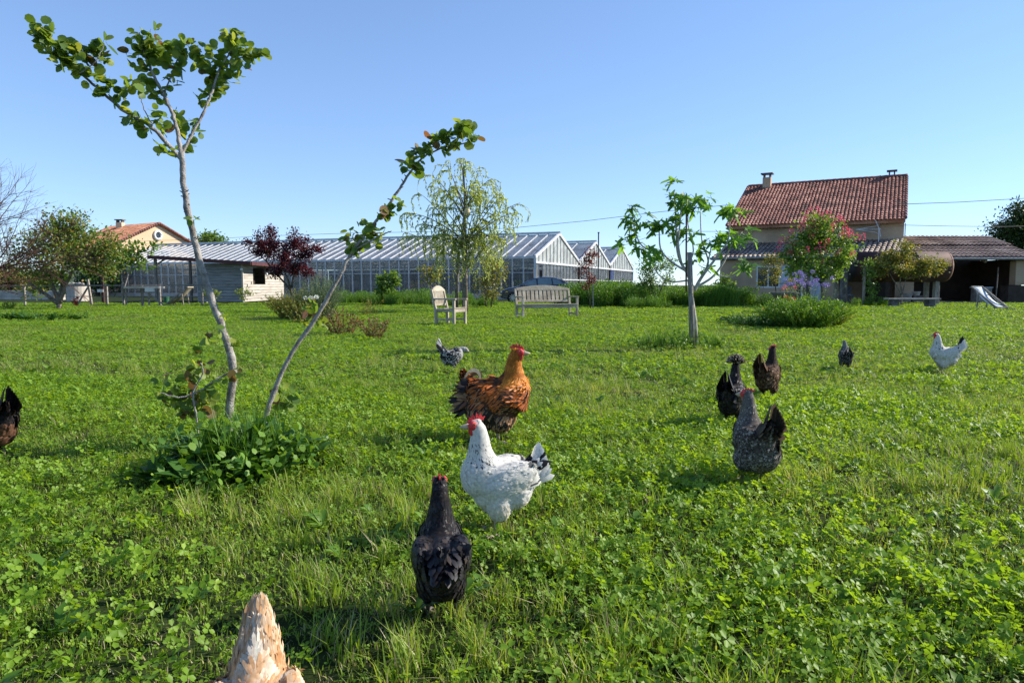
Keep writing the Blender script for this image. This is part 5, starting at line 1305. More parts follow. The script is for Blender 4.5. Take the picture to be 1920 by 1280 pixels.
    for par in (t, t2):
        P = []
        for (pp, c, r, n) in small:
            if pp is par:
                for _ in range(int(n * 1.5) + 1): P.append(np.array(c) + np.clip(rng.normal(size=3), -1.3, 1.3) * r * .6)
        P = np.array(P); m = len(P); V, fs = batch(Tr, Fr, P - np.array(par.location), rng.normal(size=(m, 3)) + np.array([.1, 0, -.1]), unit(m, rng) * .8 + np.array([.2, -.2, .7]), rng.uniform(.035, .06, m))
        o = link('small_leaves', np_mesh('small_leaves', V, fs, M['l_redbud']), par); o['kind'] = 'stuff'
redbud()

# ------------------------------------------------------------------ fig tree with lobed leaves, and its post
def fig_mesh(seed):
    rng = np.random.default_rng(seed)
    pts = []; lob = [(-125, .42), (-95, .2), (-62, .62), (-36, .32), (0, 1.0), (36, .32), (62, .62), (95, .2), (125, .42)]
    for i, (a, r) in enumerate(lob):
        r *= rng.uniform(.9, 1.08); a = R(a)
        if i % 2 == 0:
            for da, k in ((-.16, .86), (0, 1.0), (.16, .86)): pts.append((r * k * math.cos(a + da), r * k * math.sin(a + da)))
        else: pts.append((r * math.cos(a), r * math.sin(a)))
    pts.append((-.08, 0)); fold = rng.uniform(.1, .5); cu = rng.uniform(.1, .6)
    vs = [(.18, 0, 0)] + [(x, y, abs(y) * fold * .6 - cu * max(0, x - .1) ** 2 - .2 * abs(y) ** 2) for x, y in pts]
    n = len(pts); fs = [(0, i + 1, (i + 1) % n + 1) for i in range(n)]
    mb = MB().add(vs, fs); mb.tube([(-.45, 0, .15), (0, 0, 0)], .02, 4)
    me = bpy.data.meshes.new('leaf'); me.from_pydata([tuple(v) for v in mb.v], [], mb.f); me.materials.append(M['l_fig']); me.update(); return me
def fig():
    rng = np.random.default_rng(91); FM = [fig_mesh(i) for i in range(6)]
    base = ground(1304, 655); Y = base.y
    t = empty('fig_tree', base, 'young fig tree with lobed leaves on upswept bare branches', 'tree')
    mb = MB()
    def L(pts, r0, r1, d=0.0):
        P = [at(px, py, Y + .12 + d * i / (len(pts) - 1)) for i, (px, py) in enumerate(pts)]
        out = []
        for i in range(len(P) - 1):
            p0 = P[max(0, i - 1)]; p1 = P[i]; p2 = P[i + 1]; p3 = P[min(len(P) - 1, i + 2)]
            for q in range(5):
                u = q / 5; out.append(.5 * ((2 * p1) + (p2 - p0) * u + (2 * p0 - 5 * p1 + 4 * p2 - p3) * u * u + (-p0 + 3 * p1 - 3 * p2 + p3) * u ** 3))
        out.append(P[-1]); mb.tube(out, [r0 + (r1 - r0) * i / (len(out) - 1) for i in range(len(out))], 7)
    g0 = at(1306, 655, Y + .12); g0.z = -.02
    mb.tube([g0, at(1303, 600, Y + .12), at(1297, 560, Y + .12), at(1292, 525, Y + .12)], [.036, .034, .032, .03], 8)
    L([(1300, 545), (1290, 515), (1278, 495), (1270, 470), (1268, 430), (1266, 395), (1264, 360)], .03, .008)
    L([(1290, 510), (1262, 493), (1240, 470), (1236, 440), (1237, 425)], .02, .007)
    L([(1292, 525), (1260, 528), (1235, 515), (1224, 495)], .014, .007, -.2)
    L([(1240, 475), (1205, 462), (1190, 430), (1185, 395)], .014, .006, .2)
    L([(1278, 495), (1272, 460), (1275, 420), (1278, 390), (1290, 372)], .018, .006, -.2)
    L([(1302, 545), (1315, 520), (1345, 480), (1365, 450), (1368, 405)], .03, .007, -.15)
    L([(1318, 515), (1328, 490), (1316, 450), (1313, 395)], .018, .007, .2)
    L([(1302, 540), (1335, 520), (1358, 490), (1370, 460), (1392, 435)], .022, .006, .2)
    L([(1345, 515), (1370, 520), (1385, 510), (1392, 495)], .011, .006, -.2)
    L([(1325, 500), (1333, 465), (1330, 450)], .012, .006)
    L([(1285, 505), (1300, 470), (1290, 420), (1292, 390)], .014, .006, .3)
    mb.build('trunk', M['bark_pale'], t, smooth=True)
    for (px, py, n, d) in [(1262, 345, 5, 0), (1258, 372, 8, 0), (1275, 380, 6, 0), (1288, 372, 8, -.2), (1300, 392, 7, .3), (1313, 378, 8, .2), (1325, 372, 4, .2), (1186, 393, 7, .2), (1180, 412, 5, .2), (1190, 432, 6, .2), (1210, 415, 5, .2), (1222, 425, 5, 0), (1238, 422, 7, 0), (1254, 420, 5, 0), (1200, 462, 6, .2), (1172, 455, 4, .2), (1215, 470, 6, 0), (1230, 478, 6, 0), (1275, 410, 5, -.2), (1270, 432, 5, 0), (1290, 440, 5, 0), (1283, 450, 4, 0), (1368, 392, 8, -.15), (1380, 400, 6, -.15), (1365, 445, 7, -.1), (1380, 440, 7, .1), (1402, 440, 7, .2), (1348, 452, 3, 0), (1395, 500, 8, -.2), (1402, 495, 3, -.2), (1328, 450, 6, 0), (1300, 480, 4, 0), (1310, 470, 4, 0), (1325, 500, 3, 0)]:
        c = at(px, py, Y + .12 + d * .6)
        for i in range(n + (n > 4)):
            a = rng.uniform(0, 2 * math.pi); ax = Vector((math.cos(a), math.sin(a) * .7, rng.uniform(-.9, .35)))
            put_leaf(FM[rng.integers(6)], t, c + Vector(rng.normal(size=3) * .05) + ax * .04, ax, Vector((rng.normal() * .5, -.5 + rng.normal() * .5, 1)), rng.uniform(.13, .21))
    pb = Vector((base.x - .06, base.y - .02, 0))
    p = MB().tube([(pb.x, pb.y, 0), (pb.x - .03, pb.y, .75), (pb.x - .07, pb.y, at(1293, 473, pb.y).z)], [.042, .040, .037], 10).build('support_post', M['wood_post'], smooth=True)
    tag(p, 'round grey wooden post tied against the fig tree trunk', 'post')
    s = MB().tube([(pb.x - .08, pb.y + .12, .9), (pb.x - .10, pb.y + .12, at(1290, 400, pb.y).z)], .014, 6).build('thin_cane', M['twig_red']); tag(s, 'thin dark cane rising above the post inside the fig tree', 'cane')
fig()
# ------------------------------------------------------------------ lawn: real grass and clover, instanced in patches
def gn_scatter(name, label, P, rotz, scl, idx, variants, tilt=.0, rng=RNG):
    """one object whose geometry nodes place patch meshes on its vertices"""
    col = bpy.data.collections.new(name + '_pieces')
    for i, me in enumerate(variants):
        o = bpy.data.objects.new('%s_piece_%02d' % (name, i), me); col.objects.link(o)
    me = bpy.data.meshes.new(name); n = len(P)
    me.vertices.add(n); me.vertices.foreach_set('co', np.asarray(P, dtype=np.float32).ravel())
    ra = me.attributes.new('rot', 'FLOAT_VECTOR', 'POINT'); rv = np.zeros((n, 3), dtype=np.float32); rv[:, 2] = rotz
    if tilt: rv[:, 0] = rng.normal(size=n) * tilt; rv[:, 1] = rng.normal(size=n) * tilt
    ra.data.foreach_set('vector', rv.ravel())
    s = me.attributes.new('scl', 'FLOAT', 'POINT'); s.data.foreach_set('value', np.asarray(scl, dtype=np.float32))
    ix = me.attributes.new('pick', 'INT', 'POINT'); ix.data.foreach_set('value', np.asarray(idx, dtype=np.int32))
    me.update()
    o = bpy.data.objects.new(name, me); C.objects.link(o); tag(o, label, None, None, 'stuff')
    g = bpy.data.node_groups.new(name, 'GeometryNodeTree')
    g.interface.new_socket('Geometry', in_out='INPUT', socket_type='NodeSocketGeometry'); g.interface.new_socket('Geometry', in_out='OUTPUT', socket_type='NodeSocketGeometry')
    N, Lk = g.nodes, g.links
    gi = N.new('NodeGroupInput'); go = N.new('NodeGroupOutput'); ip = N.new('GeometryNodeInstanceOnPoints'); ci = N.new('GeometryNodeCollectionInfo')
    ci.inputs['Collection'].default_value = col; ci.inputs['Separate Children'].default_value = True; ci.inputs['Reset Children'].default_value = True
    def attr(nm, ty):
        a = N.new('GeometryNodeInputNamedAttribute'); a.data_type = ty; a.inputs['Name'].default_value = nm; return a.outputs[0]
    er = N.new('FunctionNodeEulerToRotation'); Lk.new(attr('rot', 'FLOAT_VECTOR'), er.inputs[0])
    Lk.new(gi.outputs[0], ip.inputs['Points']); Lk.new(ci.outputs[0], ip.inputs['Instance']); ip.inputs['Pick Instance'].default_value = True
    Lk.new(attr('pick', 'INT'), ip.inputs['Instance Index']); Lk.new(er.outputs[0], ip.inputs['Rotation']); Lk.new(attr('scl', 'FLOAT'), ip.inputs['Scale'])
    Lk.new(ip.outputs[0], go.inputs[0])
    md = o.modifiers.new('scatter', 'NODES'); md.node_group = g
    return o

def blades(rng, n, rad, h0, h1, w, bend=.5, sq=True):
    """n bent grass blades -> V, faces"""
    if sq: x = rng.uniform(-rad, rad, n); y = rng.uniform(-rad, rad, n)
    else:
        a = rng.uniform(0, 2 * math.pi, n); r = rad * np.sqrt(rng.uniform(0, 1, n)); x = r * np.cos(a); y = r * np.sin(a)
    h = rng.uniform(h0, h1, n); a = rng.uniform(0, 2 * math.pi, n); b = rng.uniform(.1, bend, n); ww = w * rng.uniform(.6, 1.3, n)
    dx, dy = np.cos(a), np.sin(a); sx, sy = -dy, dx
    V = []
    for t, k in ((0, 1), (.5, .85), (1, 0)):
        cx = x + dx * b * h * t * t; cy = y + dy * b * h * t * t; cz = h * (t - .25 * b * t * t)
        if k:
            V.append(np.stack([cx - sx * ww * k / 2, cy - sy * ww * k / 2, cz], 1)); V.append(np.stack([cx + sx * ww * k / 2, cy + sy * ww * k / 2, cz], 1))
        else: V.append(np.stack([cx, cy, cz], 1))
    V = np.stack(V, 1).reshape(-1, 3); o = np.arange(n)[:, None] * 5
    return V, [np.array([[0, 1, 3, 2]]) + o, np.array([[2, 3, 4]]) + o]
T_CL = np.array([(0.04, 0, 0), (.5, .40, .12), (.95, .26, .10), (.86, 0, .0), (.95, -.26, .10), (.5, -.40, .12)])
F_CL = [[(0, 3, 2, 1), (0, 5, 4, 3)]]
def clover(rng, n, rad, h0, h1, s0, s1):
    x = rng.uniform(-rad, rad, n); y = rng.uniform(-rad, rad, n); h = rng.uniform(h0, h1, n); a0 = rng.uniform(0, 2 * math.pi, n); s = rng.uniform(s0, s1, n)
    P = []; A = []; Nn = []; S = []; tl = rng.normal(size=(n, 2)) * .72 + np.array([.15, 0])
    nn = np.stack([tl[:, 0], tl[:, 1], np.ones(n)], 1)
    for k in range(3):
        a = a0 + k * 2.094; ax = np.stack([np.cos(a), np.sin(a), -(tl[:, 0] * np.cos(a) + tl[:, 1] * np.sin(a)) + rng.normal(size=n) * .15], 1)
        P.append(np.stack([x, y, h], 1)); A.append(ax); Nn.append(nn); S.append(s)
    return batch(T_CL, F_CL, np.concatenate(P), np.concatenate(A), np.concatenate(Nn), np.concatenate(S))
def rosette(rng, n, L, W, up):
    """broad weed leaves from one root"""
    T = np.array([(0, 0, 0), (.3, .16, .10), (.3, -.16, .10), (.65, .24, .12), (.65, -.24, .12), (1, 0, -.05), (.3, 0, .06), (.65, 0, .08)])
    Fc = [[(0, 6, 1), (0, 2, 6), (7, 5, 3), (7, 4, 5)], [(6, 7, 3, 1), (2, 4, 7, 6)]]
    a = rng.uniform(0, 2 * math.pi, n); el = rng.uniform(up * .4, up * 1.2, n)
    A = np.stack([np.cos(a), np.sin(a), el], 1); N = np.stack([-np.cos(a) * el, -np.sin(a) * el, np.ones(n)], 1) + rng.normal(size=(n, 3)) * .15
    P = np.stack([np.cos(a) * .01, np.sin(a) * .01, rng.uniform(0, .02, n)], 1)
    return batch(T, Fc, P, A, N, L * rng.uniform(.6, 1.2, n), W * rng.uniform(.7, 1.2, n))
def join_np(name, items):
    """items: (V, faces, material)"""
    V = np.concatenate([i[0] for i in items]); faces = []; mi = []; off = 0; mats = []
    for v, fs, m in items:
        if m not in mats: mats.append(m)
        for f in fs: faces.append(f + off); mi.append(np.full(len(f), mats.index(m)))
        off += len(v)
    me = np_mesh(name, V, faces); 
    for m in mats: me.materials.append(m)
    me.polygons.foreach_set('material_index', np.concatenate(mi).astype(np.int32)); me.update(); return me

r_ = np.random.default_rng(3); H = .19
def bits(rng, n, rad, h0, h1, s0, s1, flat=.15):
    P = np.stack([rng.uniform(-rad, rad, n), rng.uniform(-rad, rad, n), rng.uniform(h0, h1, n)], 1)
    return batch(T_OVAL, F_OVAL, P, unit(n, rng) * np.array([1, 1, .6]) + np.array([0, 0, .25]), unit(n, rng) + np.array([0, 0, flat]), rng.uniform(s0, s1, n), rng.uniform(s0, s1, n) * 1.1)
near = []
for i in range(6):      # clover rich
    near.append(join_np('lawn', [(*blades(r_, 80, H, .02, .06, .004, 1.1), M['l_grass']), (*clover(r_, 84, H, .02, .066, .010, .019), M['l_clover']), (*clover(r_, 12, H, .045, .075, .015, .024), M['l_clover']), (*bits(r_, 26, H, .005, .04, .012, .026), M['l_weed']), (*blades(r_, 12, H, .015, .04, .003, 1.4), M['l_straw'])]))
for i in range(5):      # grass rich
    near.append(join_np('lawn', [(*blades(r_, 190, H, .015, .055, .0042, 1.1), M['l_grass']), (*clover(r_, 45, H, .015, .05, .009, .015), M['l_clover']), (*bits(r_, 36, H, .005, .035, .010, .022), M['l_weed']), (*blades(r_, 26, H, .015, .045, .003, 1.6), M['l_straw'])]))
for i in range(3):      # weeds in grass
    it = [(*blades(r_, 110, H, .02, .055, .004, 1.0), M['l_grass']), (*clover(r_, 90, H, .015, .045, .010, .017), M['l_clover']), (*blades(r_, 14, H, .015, .05, .003, 1.4), M['l_straw'])]
    for k in range(5):
        V, fs = rosette(r_, 7, .05, .045, .9); V = V + np.array([r_.uniform(-H, H), r_.uniform(-H, H), 0]); it.append((V, fs, M['l_weed']))
    near.append(join_np('lawn', it))
H2 = .27
def low(item, k=.62):
    V = item[0].copy(); V[:, 2] *= k; return V, item[1]
for i in range(6):      # coarser, lower patches for the middle distance
    near.append(join_np('lawn', [(*low(blades(r_, 110, H2, .02, .07, .007, 1.2)), M['l_grass']), (*low(clover(r_, 52, H2, .02, .09, .018, .034)), M['l_clover']), (*low(bits(r_, 40, H2, .01, .06, .025, .045)), M['l_weed']), (*low(blades(r_, 22, H2, .02, .06, .006, 1.4)), M['l_straw'])]))
for i in range(4):
    near.append(join_np('lawn', [(*low(blades(r_, 240, H2, .02, .065, .008, 1.2)), M['l_grass']), (*low(clover(r_, 24, H2, .015, .045, .016, .026)), M['l_clover']), (*low(bits(r_, 44, H2, .01, .05, .02, .04)), M['l_weed']), (*low(blades(r_, 50, H2, .02, .06, .006, 1.4)), M['l_straw'])]))
for i in range(3):      # worn patches with dry stalks
    near.append(join_np('lawn', [(*blades(r_, 120, H, .01, .04, .004, 1.2), M['l_grass']), (*blades(r_, 110, H, .008, .035, .0035, 1.8), M['l_straw']), (*clover(r_, 16, H, .01, .03, .008, .013), M['l_clover'])]))
from mathutils import noise as mnoise
def lawn():
    rng = np.random.default_rng(8)
    def wedge(y0, y1, step):
        P = []; y = y0
        while y < y1:
            hw = .84 * y + 1.1; k = int(2 * hw / step) + 1
            x = -hw + step * np.arange(k) + rng.uniform(-.5, .5, k) * step
            P.append(np.stack([x, y + rng.uniform(-.5, .5, k) * step, np.zeros(k)], 1)); y += step
        return np.concatenate(P)
    P1 = wedge(.95, 7.0, .20); P2 = wedge(7.0, 19, .33); P3 = wedge(19, 37.5, .50)
    P = np.concatenate([P1, P2, P3]); S = np.concatenate([np.full(len(P1), 1.0), np.full(len(P2), 1.05), np.full(len(P3), 1.5)])
    nz = np.array([mnoise.noise(Vector((p[0] * .55, p[1] * .55, 3.1))) + .45 * mnoise.noise(Vector((p[0] * 1.9, p[1] * 1.9, 8.0))) for p in P])
    u = rng.uniform(0, 1, len(P)) * .25 + nz
    idx = np.where(u > .16, rng.integers(0, 6, len(P)), rng.integers(6, 11, len(P)))
    w = rng.uniform(0, 1, len(P)) < .10; idx = np.where(w, rng.integers(11, 14, len(P)), idx)
    far = P[:, 1] > 7.0 + rng.normal(size=len(P)) * .8; idx = np.where(far, np.where(u > .16, rng.integers(14, 20, len(P)), rng.integers(20, 24, len(P))), idx)
    dry = (nz < -.34) & (rng.uniform(0, 1, len(P)) < .35); idx = np.where(dry, rng.integers(24, 27, len(P)), idx)
    S = S * rng.uniform(.85, 1.15, len(P)) * (1 + .35 * np.clip(nz, -.5, .7))
    dark = (P[:, 0] > 20.5) & (P[:, 1] > 37.2)
    keep = ~dark & ~((P[:, 0] < -15.3) & (P[:, 0] > -20.3) & (P[:, 1] > 38.7))
    gn_scatter('lawn_grass', 'mown lawn of clover and short grass in low sunlight', P[keep], rng.uniform(0, 6.28, keep.sum()), S[keep], idx[keep], near, tilt=.03, rng=rng)
    # taller clover, dandelion and dock leaves standing out near the camera
    tall = []
    for i in range(5):
        c = clover(rng, 9, .06, .04, .085, .014, .024); st = blades(rng, 9, .06, .03, .07, .0018, .3); tall.append(join_np('clover', [(*c, M['l_clover']), (*st, M['l_clover'])]))
    for i in range(4):
        V, fs = rosette(rng, 11, .075, .06, 1.0); tall.append(join_np('dandelion', [(V, fs, M['l_weed'])]))
    for i in range(4): 
        b_ = blades(rng, 26, .04, .06, .14, .004, .7, False); s_ = blades(rng, 8, .04, .05, .13, .003, 1.0, False); tall.append(join_np('tuft', [(*b_, M['l_grass']), (*s_, M['l_straw'])]))
    n = 5200; y = 1.0 + 15 * rng.uniform(0, 1, n) ** 1.5; x = rng.uniform(-1, 1, n) * (.84 * y + .6)
    nz = np.array([mnoise.noise(Vector((a * .7, b * .7, 1.1))) for a, b in zip(x, y)])
    ty = np.where(nz > .02, rng.integers(0, 5, n), rng.integers(9, 13, n)); ty = np.where(rng.uniform(0, 1, n) < .10, rng.integers(5, 9, n), ty)
    k = rng.uniform(0, 1, n) < .35 + 1.0 * np.clip(np.abs(nz), 0, .6)
    gn_scatter('meadow_weeds', 'taller clover, dandelion leaves and grass tufts scattered over the lawn', np.stack([x, y, 0 * x], 1)[k], rng.uniform(0, 6.28, k.sum()), rng.uniform(.7, 1.25, k.sum()), ty[k], tall, tilt=.08, rng=rng)
    # the clump around the redbud foot: dock leaves and long grass
    cl = []
    for i in range(4): 
        V, fs = rosette(rng, 12, .26, .20, 1.1); cl.append(join_np('dock', [(V, fs, M['l_dock'])]))
    for i in range(4):
        b_ = blades(rng, 34, .05, .18, .42, .007, .55, False); cl.append(join_np('long_grass', [(*b_, M['l_tall'])]))
    for i in range(3):
        k2 = 60; Pp = np.stack([rng.normal(size=k2) * .09, rng.normal(size=k2) * .09, rng.uniform(.03, .24, k2)], 1); V, fs = batch(T_OVAL, F_OVAL, Pp, unit(k2, rng), unit(k2, rng) + np.array([0, 0, 1.2]), .05, .07); cl.append(join_np('nettle', [(V, fs, M['l_weed'])]))
    c0 = ground(450, 885); Q = []; ty = []; sc = []
    for k in range(66):
        a = rng.uniform(0, 6.28); r = rng.uniform(0, 1) ** .75 * (1.5 if rng.random() < .18 else 1); px_ = c0.x + .38 * r * math.cos(a); py_ = c0.y + .50 * r * math.sin(a)
        Q.append((px_, py_, 0)); ty.append(rng.choice([0, 1, 2, 3, 4, 5, 6, 7, 8, 9, 10], p=[.085] * 4 + [.09] * 4 + [.10] * 3)); sc.append(rng.uniform(.7, 1.15) * max(.35, 1.2 - .55 * r))
    gn_scatter('tree_foot_weeds', 'dark dock leaves and long grass clumped round the redbud foot', np.array(Q), rng.uniform(0, 6.28, len(Q)), sc, ty, cl, tilt=.1, rng=rng)
    c1 = ground(1285, 652); Q = []; ty = []; sc = []
    for k in range(60):
        a = rng.uniform(0, 6.28); r = math.sqrt(rng.uniform(0, 1)); Q.append((c1.x - .1 + .75 * r * math.cos(a), c1.y + .5 * r * math.sin(a), 0)); ty.append(rng.choice([4, 5, 6, 7, 8, 9, 0])); sc.append(rng.uniform(.5, 1.3) * (1.1 - .5 * r))
    gn_scatter('fig_foot_weeds', 'long grass and weeds growing round the foot of the fig tree', np.array(Q), rng.uniform(0, 6.28, len(Q)), sc, ty, cl, tilt=.12, rng=rng)
    c2 = ground(105, 600); Q = []; ty = []; sc = []
    for k in range(60):
        a = rng.uniform(0, 6.28); r = math.sqrt(rng.uniform(0, 1)); Q.append((c2.x - .6 + 1.5 * r * math.cos(a), c2.y + .7 * r * math.sin(a), 0)); ty.append(rng.choice([4, 5, 6, 8, 9, 0, 1])); sc.append(rng.uniform(.5, 1.2))
    gn_scatter('apricot_foot_weeds', 'weeds and long grass round the foot of the apricot tree', np.array(Q), rng.uniform(0, 6.28, len(Q)), sc, ty, cl, tilt=.12, rng=rng)
    # tall unmown grass in front of greenhouse and farmhouse
    tg = []
    for i in range(5):
        b_ = blades(rng, 240, .45, .55, 1.0, .016, .55, False); k2 = 260; a = rng.uniform(0, 6.28, k2); r = .45 * np.sqrt(rng.uniform(0, 1, k2))
        Pp = np.stack([r * np.cos(a), r * np.sin(a), rng.uniform(.1, .85, k2)], 1); A = unit(k2, rng) * .8 + np.array([0, 0, .9]); V, fs = batch(T_OVAL, F_OVAL, Pp, A, unit(k2, rng), .11, .06)
        tg.append(join_np('tall_grass', [(*b_, M['l_tall']), (V, fs, M['l_tall'])]))
    def band(name, label, spec, dens):
        Q = []; sc = []
        for (pa, pb, Ya, Yb, h) in spec:
            xa, xb = (pa - 960) / F * Ya, (pb - 960) / F * Ya; k = int((xb - xa) * (Yb - Ya) * dens)
            for _ in range(k):
                yy = rng.uniform(Ya, Yb); xx = rng.uniform(xa, xb); Q.append((xx, yy, 0)); sc.append(h * rng.uniform(.7, 1.15) * (1 - .25 * abs((xx - xa) / (xb - xa) * 2 - 1) ** 3))
        gn_scatter(name, label, np.array(Q), rng.uniform(0, 6.28, len(Q)), sc, rng.integers(0, 5, len(Q)), tg, tilt=.08, rng=rng)
    band('tall_grass', 'tall unmown green grass between the greenhouse and the farmhouse', [(1060, 1150, 31.5, 34.5, 1.15), (1120, 1235, 31, 35, 1.25), (1180, 1260, 29, 31, .6), (1225, 1330, 32, 35.5, 1.0), (1255, 1455, 31.5, 34.5, 1.0), (1330, 1400, 31, 33, 1.1)], 3.2)
    band('greenhouse_verge_grass', 'rough green grass strip along the long side of the greenhouse', [(560, 700, 36, 40, .75), (690, 830, 33, 38, .85), (820, 880, 32, 36, .7), (885, 935, 31, 34, .6), (1540, 1640, 33.5, 34.5, .35), (1640, 1670, 31.5, 33.5, .5)], 2.2)
lawn()
# ------------------------------------------------------------------ poultry
M['feather'] = featherm('feather', .75, .15, .22)
M['feather_fluff'] = featherm('feather_fluff', .85, .08, .35, 150, (1, 1, .12))
M['feather_gloss'] = featherm('feather_gloss', .52, .28, .05)
M['comb_red'] = surf('comb_red', (0.62, 0.025, 0.03), (0.45, 0.015, 0.02), (0.75, 0.05, 0.05), rough=0.45, scale=40, fine=200, bump=.3, spec=.5)
M['beak'] = surf('beak', (0.45, 0.36, 0.24), rough=0.4, bump=0)
M['beak_dark'] = surf('beak_dark', (0.12, 0.10, 0.08), rough=0.4, bump=0)
M['leg_pale'] = surf('leg_pale', (0.50, 0.40, 0.32), rough=0.6, scale=60, fine=300)
M['leg_dark'] = surf('leg_dark', (0.14, 0.12, 0.11), rough=0.6, scale=60, fine=300)
M['eye'] = surf('eye', (0.45, 0.14, 0.02), rough=0.1, bump=0, spec=.8)
M['pupil'] = surf('pupil', (0.005, 0.005, 0.005), rough=0.05, bump=0, spec=.8)

HEN = [(-.180, .325, .022, .010), (-.155, .285, .048, .024), (-.120, .245, .066, .055), (-.065, .215, .085, .082), (0.0, .215, .094, .090), (.040, .245, .090, .082), (.058, .295, .068, .062), (.062, .345, .048, .043), (.062, .390, .038, .034), (.067, .424, .032, .029), (.080, .443, .031, .027), (.099, .444, .021, .018)]
def hen_body(spine, extra):
    """one continuous skin from lofted rings and ellipsoids, fused by a remesh"""
    mb = MB(); pts = [Vector((x, 0, z)) for x, z, h, w in spine]; n = 18; k = len(pts); b = len(mb.v)
    for i, p in enumerate(pts):
        d = (pts[min(i + 1, k - 1)] - pts[max(0, i - 1)]).normalized(); u = Vector((-d.z, 0, d.x))
        for j in range(n):
            a = 2 * math.pi * j / n; mb.v.append(p + u * (math.sin(a) * spine[i][2]) + Vector((0, 1, 0)) * (math.cos(a) * spine[i][3]))
    for i in range(k - 1):
        for j in range(n): j2 = (j + 1) % n; mb.f.append((b + i * n + j, b + i * n + j2, b + (i + 1) * n + j2, b + (i + 1) * n + j))
    mb.f.append(tuple(b + j for j in range(n))[::-1]); mb.f.append(tuple(b + (k - 1) * n + j for j in range(n)))
    for c, r, rot in extra:
        T = Matrix.Translation(c) @ Matrix.Rotation(rot, 4, 'Y'); s = MB().ball((0, 0, 0), r, 16, 10); mb.add([T @ v for v in s.v], s.f)
    me = bpy.data.meshes.new('body'); me.from_pydata([tuple(v) for v in mb.v], [], mb.f)
    bm = bmesh.new(); bm.from_mesh(me); bmesh.ops.recalc_face_normals(bm, faces=bm.faces[:]); bm.to_mesh(me); bm.free()
    o = bpy.data.objects.new('tmp_body', me); C.objects.link(o)
    rm = o.modifiers.new('r', 'REMESH'); rm.mode = 'VOXEL'; rm.voxel_size = .0065
    sm = o.modifiers.new('s', 'SMOOTH'); sm.iterations = 10; sm.factor = .6
    dg = bpy.context.evaluated_depsgraph_get(); out = bpy.data.meshes.new_from_object(o.evaluated_get(dg)); bpy.data.objects.remove(o)
    out.polygons.foreach_set('use_smooth', [True] * len(out.polygons)); return out

T_FE = np.array([(0, .02, 0), (0, -.02, 0), (.4, .46, .0), (.4, -.46, .0), (.8, .40, -.02), (.8, -.40, -.02), (1, 0, -.05), (.4, 0, .05), (.8, 0, .03)])
F_FE = [[(0, 7, 2), (1, 3, 7), (8, 6, 4), (8, 5, 6)], [(7, 8, 4, 2), (3, 5, 8, 7)]]
def sstep(a, b, x): t = np.clip((x - a) / (b - a), 0, 1); return t * t * (3 - 2 * t)

def soft_normals(me, N, k, rng, s=.22):
    """feathers shade with the skin they lie on, so the plumage reads soft"""
    n = N / (np.linalg.norm(N, axis=1, keepdims=True) + 1e-9) + rng.normal(size=N.shape) * s
    n = np.repeat(n / np.linalg.norm(n, axis=1, keepdims=True), k, axis=0); me.normals_split_custom_set_from_vertices(n.tolist())

